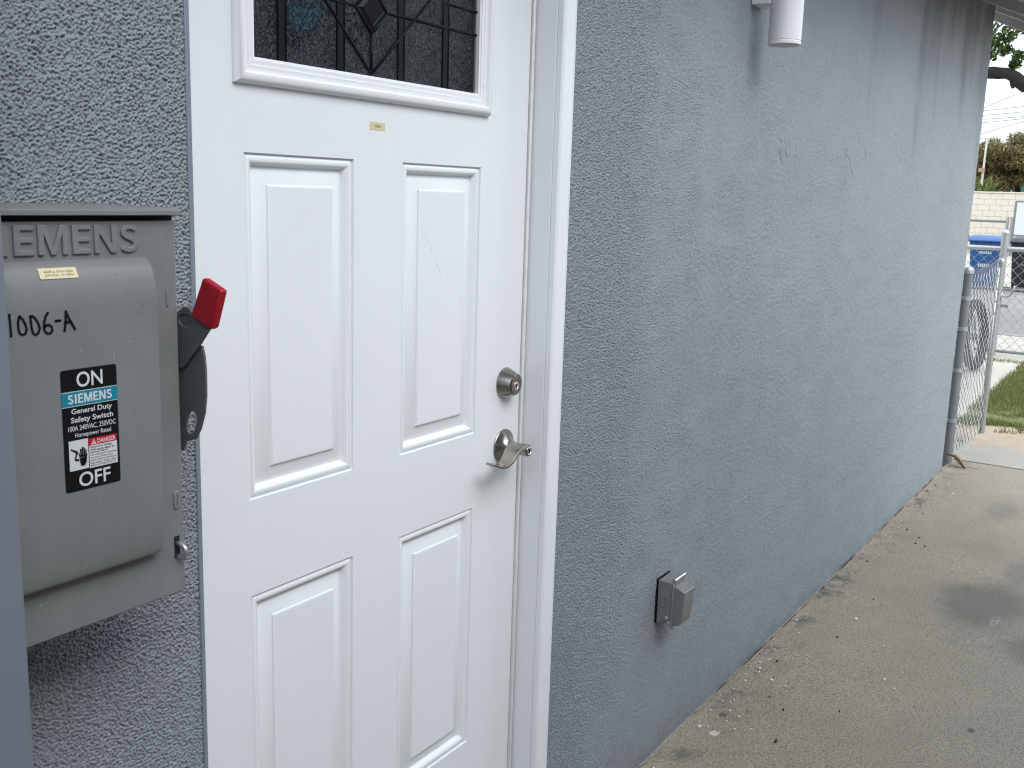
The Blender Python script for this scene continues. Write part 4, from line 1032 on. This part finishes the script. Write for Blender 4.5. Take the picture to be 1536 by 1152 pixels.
# dry leaf by the gate post
dl = thing('dry_leaf', 'curled brown dry leaf on the concrete beside the gate post', 'leaf', (5.76, -0.10, 0.004))
mb = MB()
for i in range(9):
    t = i / 8; w_ = 0.050 * math.sin(math.pi * min(1, t * 1.05 + 0.02)) ** 0.7 + 0.001
    p = Vector((5.74 + 0.02 * t, -0.055 - 0.12 * t, 0.07 - 0.065 * t + 0.014 * math.sin(t * 5)))
    mb.v += [(p.x - w_ * 0.4, p.y - w_ * 0.4, p.z + 0.012), tuple(p), (p.x + w_ * 0.9, p.y - w_ * 0.2, p.z + 0.008)]
for i in range(8):
    for j in range(2): mb.f.append((3 * i + j, 3 * i + j + 1, 3 * i + 4 + j, 3 * i + 3 + j))
me = mb.mesh('leaf_blade'); lo = link('leaf_blade', me, M['deadleaf'], smooth=True); sd = lo.modifiers.new('s', 'SOLIDIFY'); sd.thickness = 0.0015; hang(lo, dl)
mb = MB(); mb.tube([(5.76, -0.175, 0.010), (5.77, -0.22, 0.007), (5.785, -0.25, 0.006)], 0.0018, 6); hang(part('leaf_stalk', mb, 'deadleaf'), dl)

# ------------------------------------------------------------------ chain link
def chain_mesh(P, nu, nv, width, height, r_, mat, name, parent, wave=0.012):
    """P(s,t)->Vector: s metres along, t metres up; zigzag wires knuckled like chain link"""
    mb = MB(); cw = width / nu; ch = height / nv
    for k in range(2 * nu + 1):
        sg = 1 if k % 2 else -1; pts = []
        for j in range(nv * 2 + 1):
            s = k * cw / 2 + sg * (cw * 0.27 if j % 2 else -cw * 0.27); s = min(max(s, 0), width)
            pts.append(P(s, j * ch / 2, 0.003 * sg * (1 if j % 2 else -1)))
        mb.tube(pts, r_, 4, cap=False)
    o = part(name, mb, mat); hang(o, parent); o['kind'] = 'stuff'; return o
gate = thing('chain_link_gate', 'narrow chain link gate standing open beside the house corner', 'gate', (5.84, -0.05, 0))
G0 = Vector((5.85, -0.045, 0)); G1 = Vector((6.73, -0.10, 0)); gd = (G1 - G0); GL = gd.length; gd.normalize(); gn = Vector((-gd.y, gd.x, 0))
b = MB(); b.tube([(G0.x, G0.y, 0.0), (G0.x, G0.y, 1.20)], 0.030, 18); gp_ = hang(part('gate_post', b, 'post_paint', autosmooth=40), gate)
b = MB(); b.lathe([(0.034, 0.0), (0.034, 0.022), (0.029, 0.035), (0.017, 0.044), (0, 0.047)], (G0.x, G0.y, 1.195), (0, 0, 1), 20); hang(part('post_cap', b, 'zinc', autosmooth=50), gp_)
for z in (0.26, 0.58, 0.84, 1.03):
    b = MB(); b.lathe([(0.0303, 0), (0.0345, 0.002), (0.0345, 0.024), (0.0303, 0.026)], (G0.x, G0.y, z), (0, 0, 1), 20)
    b.box(G0.x + 0.036, G0.x + 0.062, G0.y - 0.008, G0.y + 0.004, z + 0.003, z + 0.023)
    hang(part('tension_band', b, 'zinc', autosmooth=40), gp_)
b = MB(); b.tube([(G1.x, G1.y, 0.04), (G1.x, G1.y, 1.235)], 0.021, 14); gf = hang(part('frame_post', b, 'zinc', autosmooth=40), gate)
b = MB(); b.lathe([(0.024, 0), (0.024, 0.018), (0.015, 0.030), (0, 0.033)], (G1.x, G1.y, 1.23), (0, 0, 1), 14); hang(part('post_cap', b, 'zinc', autosmooth=50), gf)
b = MB(); s0 = G0 + gd * 0.05; b.tube([(s0.x, s0.y, 0.05), (s0.x, s0.y, 1.16)], 0.008, 10); hang(part('tension_bar', b, 'zinc', smooth=True), gate)
s1 = G1 - gd * 0.05; b = MB(); b.tube([(s1.x, s1.y, 0.05), (s1.x, s1.y, 1.20)], 0.008, 10); hang(part('tension_bar', b, 'zinc', smooth=True), gate)
def PG(s, t, o):
    k = s / GL; top = 1.19 + 0.05 * k - 0.035 * math.sin(math.pi * k)
    z = 0.035 + (top - 0.035) * t / 1.15
    bow = 0.02 * math.sin(math.pi * k) * math.sin(math.pi * t / 1.15) + 0.008 * math.sin(t * 9 + k * 3)
    p = G0 + gd * s + gn * (o * 1.6 + bow); return Vector((p.x, p.y, z))
chain_mesh(PG, 11, 14, GL, 1.15, 0.0030, 'zinc_wire', 'chain_link_mesh', gate)
# knuckled wire ends at the top
mb = MB()
for i in range(24):
    p = PG((i + 0.5) / 24 * GL, 1.15, 0); mb.tube([p, p + Vector((0.006, 0.003, 0.03)), p + Vector((0.010, -0.004, 0.045))], 0.0026, 4)
hang(part('wire_ends', mb, 'zinc_wire'), gate)
# fork latch
mb = MB(); lpz = 1.0
pts = [(G1.x, G1.y - 0.02, lpz - 0.03)]
for k in range(9):
    a = math.pi * (0.0 + k / 8)
    pts.append((G1.x + 0.01, G1.y - 0.062 + 0.036 * math.cos(a), lpz + 0.03 - 0.052 * math.sin(a) + (0.05 * (k / 8))))
mb.tube(pts, 0.0062, 8); hang(part('fork_latch', mb, 'zinc', smooth=True), gate)
b = MB(); b.lathe([(0.023, 0), (0.027, 0.002), (0.027, 0.026), (0.023, 0.028)], (G1.x, G1.y, 0.925), (0, 0, 1), 16); b.box(G1.x - 0.01, G1.x + 0.012, G1.y - 0.075, G1.y - 0.02, 0.93, 0.95)
hang(part('latch_collar', b, 'zinc', autosmooth=40), gate)
# front fence
ff = thing('front_fence', 'chain link front fence with pale top rail along the pavement', 'fence', (11.3, 0.5, 0))
FX = 11.30
b = MB(); b.tube([(FX, 4.0, 1.165), (FX, -4.0, 1.165)], 0.026, 12); hang(part('top_rail', b, 'zinc', autosmooth=40), ff)
b = MB(); b.tube([(FX, 4.0, 0.05), (FX, -4.0, 0.05)], 0.016, 10); hang(part('bottom_rail', b, 'post_paint', autosmooth=40), ff)
for y in (0.535, 3.0, -1.9):
    b = MB(); b.tube([(FX - 0.03, y, -0.02), (FX - 0.03, y, 1.33)], 0.038, 14); fp = hang(part('fence_post', b, 'zinc', autosmooth=40), ff)
    b = MB(); b.lathe([(0.042, 0), (0.042, 0.02), (0.02, 0.045), (0, 0.05)], (FX - 0.03, y, 1.325), (0, 0, 1), 14); hang(part('post_cap', b, 'zinc', autosmooth=50), fp)
def PF(s, t, o): return Vector((FX + o * 2, 3.0 - s, 0.06 + t))
chain_mesh(PF, 48, 10, 4.9, 1.1, 0.0040, 'zinc_wire', 'chain_link_mesh', ff)
# loose wheel behind the gate
wh = thing('loose_wheel', 'black tyred wheel standing behind the gate by the fence', 'wheel', (10.0, 0.52, 0))
ctr = Vector((10.0, 0.53, 0.355)); ax = Vector((-0.12, -1, 0.10)).normalized()
prof = []
for k in range(13):
    a = 2 * math.pi * k / 12; prof.append((0.312 + 0.042 * math.cos(a), 0.048 * math.sin(a)))
mb = MB(); mb.lathe(prof, ctr, ax, 40); mb.f = mb.f[:-2]
hang(part('tyre', mb, 'rubber', smooth=True), wh)
mb = MB(); mb.lathe([(0.276, -0.02), (0.286, -0.02), (0.286, 0.02), (0.276, 0.02), (0.272, 0.0), (0.276, -0.02)], ctr, ax, 36); mb.f = mb.f[:-2]
hang(part('rim', mb, 'rim', autosmooth=40), wh)
u_ = ax.orthogonal().normalized(); w_ = ax.cross(u_)
for k in range(5):
    a = 2 * math.pi * k / 5 + 0.3; d = u_ * math.cos(a) + w_ * math.sin(a)
    mb = MB(); mb.tube([ctr + d * 0.03, ctr + d * 0.276], [0.016, 0.010], 8); hang(part('spoke', mb, 'rim', smooth=True), wh)
mb = MB(); mb.lathe([(0.05, -0.03), (0.05, 0.03), (0.03, 0.045), (0, 0.047)], ctr, ax, 20); hang(part('hub', mb, 'rim', autosmooth=40), wh)

# ------------------------------------------------------------------ bins across the road
def wheelie(name, label, x, y, rz, mat, marks):
    t = thing(name, label, 'bin', (x, y, -0.02), 'wheeled bins on the far kerb')
    P = Matrix.Translation((x, y, -0.02)) @ Matrix.Rotation(rz, 4, 'Z')
    def put(nm, mb, m_, par, **kw):
        mb.v = [tuple(P @ Vector(p)) for p in mb.v]; return hang(part(nm, mb, m_, **kw), par)
    # tapered body; front faces -x
    b = MB(); z0, z1 = 0.06, 0.93
    def q(z, k): hx, hy = 0.24 + 0.08 * k, 0.235 + 0.065 * k; return [(-hx, -hy, z), (hx, -hy, z), (hx, hy, z), (-hx, hy, z)]
    vs = q(z0, 0) + q(0.80, 0.85) + q(0.80, 1.0) + q(z1, 1.08); fs = [(3, 2, 1, 0), (12, 13, 14, 15)]
    for k in range(3):
        for j in range(4): fs.append((4 * k + j, 4 * k + (j + 1) % 4, 4 * k + 4 + (j + 1) % 4, 4 * k + 4 + j))
    b.add(vs, fs); body = put('bin_body', b, mat, t, bevel=0.02, seg=2)
    for k in range(6):
        yy = -0.22 + k * 0.088; b = MB(); b.box(-0.345, -0.318, yy - 0.014, yy + 0.014, 0.815, 0.925); put('rib', b, mat, body, bevel=0.006)
    b = MB(); b.prism([(-0.36, 0.93), (-0.37, 0.965), (-0.25, 1.03), (0.30, 1.06), (0.36, 1.04), (0.36, 0.93)], 'y', -0.335, 0.335); put('lid', b, mat, t, bevel=0.018, seg=3)
    for s in (-1, 1):
        b = MB(); b.lathe([(0.0, -0.03), (0.10, -0.03), (0.115, -0.02), (0.115, 0.02), (0.10, 0.03), (0, 0.03)], (0.26, s * 0.27, 0.115), (0, 1, 0), 20); put('bin_wheel', b, 'rubber', t, autosmooth=40)
    b = MB(); b.tube([(0.34, -0.24, 0.96), (0.40, -0.24, 0.99), (0.40, 0.24, 0.99), (0.34, 0.24, 0.96)], 0.016, 8); put('handle', b, mat, t, smooth=True)
    for (y0, y1, za, zb) in marks:
        n_ = 6; xx = lambda z: -(0.24 + 0.08 * 0.85 * (z - z0) / 0.74) - 0.003
        segs = np.linspace(y0, y1, n_ + 1)
        b = MB()
        for i in range(n_):
            a_, c_ = segs[i] + 0.006, segs[i + 1] - 0.006
            b.add([(xx(za), a_, za), (xx(za), c_, za), (xx(zb), c_, zb), (xx(zb), a_, zb)], [(0, 1, 2, 3)])
        put('white_marking', b, 'white_print', body)
    return t
wheelie('wheeled_bin', 'blue wheeled recycling bin with white marking across the road', 22.0, 2.36, R(3), 'blue_bin', [(-0.12, 0.12, 0.70, 0.745), (-0.10, 0.12, 0.43, 0.50)])
wheelie('wheeled_bin', 'black wheeled rubbish bin at the right edge across the road', 22.0, 1.56, R(-3), 'black_bin', [(-0.05, 0.09, 0.50, 0.525)])
wheelie('wheeled_bin', 'dark green wheeled bin half hidden by the house corner across the road', 22.1, 3.12, R(2), 'green_bin', [])

# ------------------------------------------------------------------ far block wall with fence in front
fw = thing('block_wall', 'cream painted block wall across the road', 'wall', (40, 5, 0))
b = MB(); b.box(39.990, 40.2, -4.0, 12.0, -0.05, 2.12); hang(part('wall_core', b, 'cream_wall'), fw)
bw, bh = 0.405, 0.205
blk = MB(); blk.box(-0.035, 0.03, -(bw - 0.010) / 2, (bw - 0.010) / 2, 0.004, bh - 0.004); bme = blk.mesh('block'); bme.materials.append(M['cream_wall'])
for j in range(10):
    for i in range(14):
        y = 3.2 + i * bw + (bw / 2 if j % 2 else 0)
        o = bpy.data.objects.new('block', bme); COL.objects.link(o); o.location = (40.0 + rng.uniform(-0.004, 0.004), y, 0.06 + j * bh); hang(o, fw)
b = MB(); b.box(39.94, 40.24, -4.0, 12.0, 2.122, 2.17); hang(part('wall_cap', b, 'cream_wall', bevel=0.01), fw)
f2 = thing('far_fence', 'low dark pipe rail fence in front of the cream wall', 'fence', (38, 5, 0))
b = MB(); b.tube([(38.4, 9.0, 1.145), (38.4, 4.36, 1.145)], 0.04, 10); hang(part('rail', b, 'post_paint'), f2)
for y in (4.36, 4.22, 6.6):
    b = MB(); b.tube([(38.4, y, 0), (38.4, y, 1.30 if y < 5 else 1.15)], 0.05, 10); hang(part('fence_post', b, 'zinc'), f2)
pg = thing('sheet_gate', 'white sheet panel gate with grey frame at the right edge beyond the bins', 'gate', (38, 3.6, 0))
b = MB(); b.box(38.0, 38.03, 2.6, 4.06, 0.72, 1.80); hang(part('sheet_panel', b, 'white_sheet'), pg)
for (y0, y1, z0, z1) in ((4.07, 4.13, 0.0, 1.86), (2.54, 2.60, 0.0, 1.86), (2.60, 4.07, 1.81, 1.86), (2.60, 4.07, 0.66, 0.715)):
    b = MB(); b.box(37.99, 38.05, y0, y1, z0, z1); hang(part('gate_frame', b, 'post_paint'), pg)
gs = thing('green_shed', 'green painted shed wall behind the cream wall', 'shed', (50, 5, 0))
b = MB(); b.box(50, 53, 2.0, 5.95, 0, 3.05); hang(part('shed_wall', b, 'green_shed'), gs)
b = MB(); b.box(49.9, 49.99, 2.0, 5.15, 0, 2.9); hang(part('shed_doorway', b, 'gap'), gs)
b = MB(); b.prism([(1.8, 3.05), (6.2, 3.05), (4.0, 3.6)], 'x', 49.8, 53.2); hang(part('roof', b, 'roof'), gs)

# ------------------------------------------------------------------ vegetation
def leaf_cloud(name, blobs, count, size, mat, parent, aspect=0.55, hang_=0.0, kindle=None, long_=1.0):
    """blobs: (cx,cy,cz,rx,ry,rz,weight)"""
    ws = np.array([q_[6] for q_ in blobs], float); ws /= ws.sum(); pick = nrng.choice(len(blobs), count, p=ws)
    B = np.array([q_[:6] for q_ in blobs], float)[pick]
    d = nrng.standard_normal((count, 3)); d /= np.linalg.norm(d, axis=1)[:, None]
    rad = nrng.random(count) ** 0.45
    C = B[:, :3] + d * rad[:, None] * B[:, 3:6]
    nrm = d * 0.6 + nrng.standard_normal((count, 3)) * 0.8 + np.array([0, 0, 0.4]); nrm /= np.linalg.norm(nrm, axis=1)[:, None]
    t1 = np.cross(nrm, nrng.standard_normal((count, 3))); t1 /= np.linalg.norm(t1, axis=1)[:, None]
    t1 = t1 + np.array([0, 0, -hang_]); t1 /= np.linalg.norm(t1, axis=1)[:, None]
    t2 = np.cross(nrm, t1); t2 /= np.linalg.norm(t2, axis=1)[:, None]
    s = size * (0.6 + 0.8 * nrng.random(count))[:, None]
    Vv = np.stack([C - t1 * s * 0.5 * long_, C + t2 * s * aspect * 0.5 + nrm * s * 0.08, C + t1 * s * 0.5 * long_, C - t2 * s * aspect * 0.5 + nrm * s * 0.08], 1).reshape(-1, 3)
    Ff = np.arange(count * 4).reshape(-1, 4)
    o = link(name, fast_mesh(name, Vv, Ff, False), M[mat]); hang(o, parent); return o
tree = thing('street_tree', 'large green leaved tree with a thick dark limb above the street', 'tree', (14.6, -2.2, 0))
mb = MB(); mb.tube([(14.6, -2.2, -0.05), (14.55, -2.15, 0.8), (14.6, -2.05, 1.8), (14.5, -1.9, 2.7), (14.5, -1.75, 3.3)], [0.36, 0.27, 0.25, 0.25, 0.22], 14); hang(part('trunk', mb, 'bark', smooth=True), tree)
def wob(pts, rs, name='limb'):
    mb = MB(); P = []; Q = []
    for i in range(len(pts) - 1):
        for k in range(4):
            t = k / 4; a = Vector(pts[i]).lerp(Vector(pts[i + 1]), t); P.append(a + Vector((mnoise.noise(a * 3), mnoise.noise(a * 3 + Vector((5, 0, 0))), mnoise.noise(a * 4 + Vector((0, 7, 0))))) * 0.05)
            Q.append((rs[i] * (1 - t) + rs[i + 1] * t) * (1 + 0.22 * mnoise.noise(a * 5)))
    P.append(Vector(pts[-1])); Q.append(rs[-1]); mb.tube(P, Q, 10); hang(part(name, mb, 'bark', smooth=True), tree)
wob([(14.5, -1.8, 3.15), (14.2, -0.9, 3.02), (14.0, 0.1, 2.98), (14.0, 0.75, 3.10), (14.0, 1.02, 3.26), (14.0, 1.30, 3.335), (14.1, 1.75, 3.33), (14.2, 2.3, 3.55)], [0.16, 0.15, 0.12, 0.085, 0.085, 0.080, 0.06, 0.03])
wob([(14.5, -1.75, 3.2), (14.8, -1.3, 4.2), (14.7, -0.4, 5.2), (14.5, 0.6, 5.8)], [0.16, 0.12, 0.08, 0.03])
wob([(14.5, -1.75, 3.2), (14.3, -2.5, 4.3), (14.6, -3.3, 5.4)], [0.15, 0.11, 0.03])
wob([(14.0, 0.1, 3.0), (14.0, 0.5, 3.5), (14.1, 1.1, 4.0), (14.2, 1.7, 4.3)], [0.06, 0.05, 0.035, 0.015])
wob([(14.0, 1.1, 3.31), (14.0, 1.04, 3.20), (13.98, 1.02, 3.13)], [0.03, 0.028, 0.012])
bl = []
for k in range(60):
    y = rng.uniform(-3.8, 2.8); x = 14.4 + rng.uniform(-1.6, 1.8)
    z = rng.uniform(4.0, 6.6) - 0.10 * abs(y)
    bl.append((x, y, z, rng.uniform(0.35, 0.75), rng.uniform(0.35, 0.75), rng.uniform(0.25, 0.5), 1.0))
for (y, z, r_) in ((1.28, 3.72, 0.13), (1.15, 3.80, 0.14), (1.38, 3.55, 0.12), (1.20, 3.62, 0.10), (1.02, 3.52, 0.10), (1.06, 3.42, 0.085), (1.25, 3.95, 0.20), (0.95, 3.92, 0.16), (1.5, 3.8, 0.22), (1.7, 3.6, 0.2), (0.7, 3.75, 0.12), (0.5, 3.6, 0.16), (0.2, 3.8, 0.3)):
    bl.append((14.0 + rng.uniform(-0.1, 0.2), y, z, r_ * 1.1, r_, r_ * 0.8, 0.16 if r_ < 0.25 else 0.3))
leaf_cloud('crown', bl, 42000, 0.062, 'leaf', tree, 0.62)
bsh = thing('brown_bush', 'big bushy brown-green tree behind the cream wall', 'tree', (46, 4.5, 0))
mb = MB(); mb.tube([(46.2, 5.2, 0), (46.3, 5.1, 1.5), (46.2, 5.3, 3.0)], [0.2, 0.15, 0.08], 10); hang(part('trunk', mb, 'bark', smooth=True), bsh)
bl = []
for k in range(95):
    y = rng.uniform(2.5, 6.85); x = 46 + rng.uniform(-1.2, 1.2); t = (y - 2.5) / 4.25
    ztop = 4.95 - 0.62 * max(0, t - 0.55) / 0.45
    bl.append((x, y, 2.4 + (ztop - 0.25 - 2.4) * rng.random() ** 0.8, 0.5, 0.42, 0.38, 1))
leaf_cloud('crown', bl, 36000, 0.15, 'bush', bsh, 0.32, 0.6, None, 1.3)
bs2 = thing('green_bush', 'darker green bush behind the cream wall next to the thin pole', 'bush', (47, 6.8, 0))
bl = [(47 + rng.uniform(-0.6, 0.6), rng.uniform(6.2, 7.6), rng.uniform(1.6, 3.2), 0.4, 0.4, 0.35, 1) for k in range(22)]
leaf_cloud('crown', bl, 7000, 0.13, 'leaf', bs2, 0.45)
mb = MB(); mb.tube([(47, 6.8, 0), (47, 6.8, 2.4)], [0.1, 0.05], 8); hang(part('trunk', mb, 'bark'), bs2)
yu = thing('spiky_plant', 'pale green spiky plant just above the cream wall', 'plant', (43.5, 6.1, 0))
mb = MB()
for k in range(60):
    a = rng.uniform(0, 2 * math.pi); el = rng.uniform(0.1, 1.3); L = rng.uniform(0.6, 0.95); o0 = Vector((43.5, 6.15 + rng.uniform(-0.35, 0.3), 2.15))
    d = Vector((math.cos(a) * math.cos(el), math.sin(a) * math.cos(el), math.sin(el))); sdv = d.cross(Vector((0, 0, 1))).normalized() * 0.035
    m_ = o0 + d * L * 0.55; e_ = o0 + d * L + Vector((0, 0, -0.18 * L))
    mb.add([o0 - sdv * 0.6, o0 + sdv * 0.6, m_ + sdv, m_ - sdv, e_], [(0, 1, 2, 3), (3, 2, 4)])
fo = link('fronds', mb.mesh('fronds'), M['frond']); hang(fo, yu)
mb = MB(); mb.tube([(43.5, 6.15, 0), (43.5, 6.15, 2.2)], [0.10, 0.09], 8); hang(part('trunk', mb, 'bark'), yu)
# grass
def blades(n, xa, xb, ya, yb, h, dens=None):
    x = nrng.uniform(xa, xb, n); y = nrng.uniform(ya, yb, n)
    keep = np.array([mnoise.noise((a * 1.7, c_ * 1.7, 3)) + 0.5 * mnoise.noise((a * 6, c_ * 6, 3)) for a, c_ in zip(x, y)])
    if dens is not None: k = dens(x, y, keep); x, y = x[k], y[k]
    n = len(x); a = nrng.uniform(0, 6.283, n); hh = h * nrng.uniform(0.5, 1.4, n); w = nrng.uniform(0.0022, 0.0045, n); ln = nrng.normal(0, 0.6, (n, 2)) * hh[:, None]
    z = np.zeros(n) - 0.015
    V3 = np.stack([np.stack([x - np.cos(a) * w, y - np.sin(a) * w, z], -1), np.stack([x + np.cos(a) * w, y + np.sin(a) * w, z], -1), np.stack([x + ln[:, 0], y + ln[:, 1], z + hh + 0.01], -1)], 1)
    return V3.reshape(-1, 3)
G = [blades(70000, 7.2, 10.93, -2.5, 0.17, 0.04, lambda x, y, k: (k > -0.45 + 0.0 * x) & ((x > 7.75 + 0.28 * k) | (k > 0.33))),
     blades(9000, 6.55, 7.7, -2.0, 0.3, 0.035, lambda x, y, k: (k > 0.22)),
     blades(1800, 6.50, 6.62, -2.0, 0.3, 0.03, lambda x, y, k: k > -0.25),
     blades(2000, 10.8, 11.0, -3, 1.0, 0.04)]
GV = np.concatenate(G); gm_ = link('lawn_grass', fast_mesh('lawn_grass', GV, np.arange(len(GV)).reshape(-1, 3), False), M['grass'])
tag(gm_, 'short green lawn grass beyond the gate', 'grass', kind='stuff')

# ------------------------------------------------------------------ wires and pole
WR = [((4.053, 4.274), (3.145, 4.669)), ((4.044, 4.186), (3.101, 4.273)), ((4.031, 4.062), (3.085, 4.135)), ((4.02, 3.957), (3.072, 4.014)), ((4.01, 3.869), (3.066, 3.962)), ((3.916, 3.621), (3.058, 3.893))]
WN = ['steeply rising overhead wire just under the tree limb', 'uppermost of the level overhead wires above the bush', 'second overhead wire from the top of the level ones', 'third overhead wire from the top of the level ones', 'fourth overhead wire from the top of the level ones', 'lowest overhead wire rising from the thin pole']
for (a, c_), lb in zip(WR, WN):
    d = ((c_[0] - a[0]), (c_[1] - a[1])); P_ = []
    for t in np.linspace(-2.0, 4.0, 15): P_.append((30.0, a[0] + d[0] * t, a[1] + d[1] * t + 0.012 * (t - 0.5) ** 2))
    mb = MB(); mb.tube(P_, 0.008, 5); o = part('overhead_wire', mb, 'cable', smooth=True); tag(o, lb, 'wire', 'overhead wires')
up = thing('utility_pole', 'thin pale pole standing behind the bushes', 'pole', (44.6, 6.35, 0))
mb = MB(); mb.tube([(44.6, 6.37, 0), (44.6, 6.33, 4.45)], [0.055, 0.04], 10); hang(part('pole_shaft', mb, 'pole', smooth=True), up)
mb = MB(); mb.box(44.5, 44.53, 6.27, 6.52, 3.00, 3.16); hang(part('pole_sign', mb, 'sign_red'), up)
mb = MB(); mb.tube([(44.6, 6.75, 4.33), (44.6, 5.95, 4.33)], 0.02, 6); hang(part('crossarm', mb, 'pole'), up)

# ------------------------------------------------------------------ unseen wall across the path, added and sized to shade the house wall
b = MB(); b.box(-6.0, 3.6, -2.85, -2.60, -0.05, 3.0)
nw = struct('unseen_shade_wall', b, 'shade_wall')
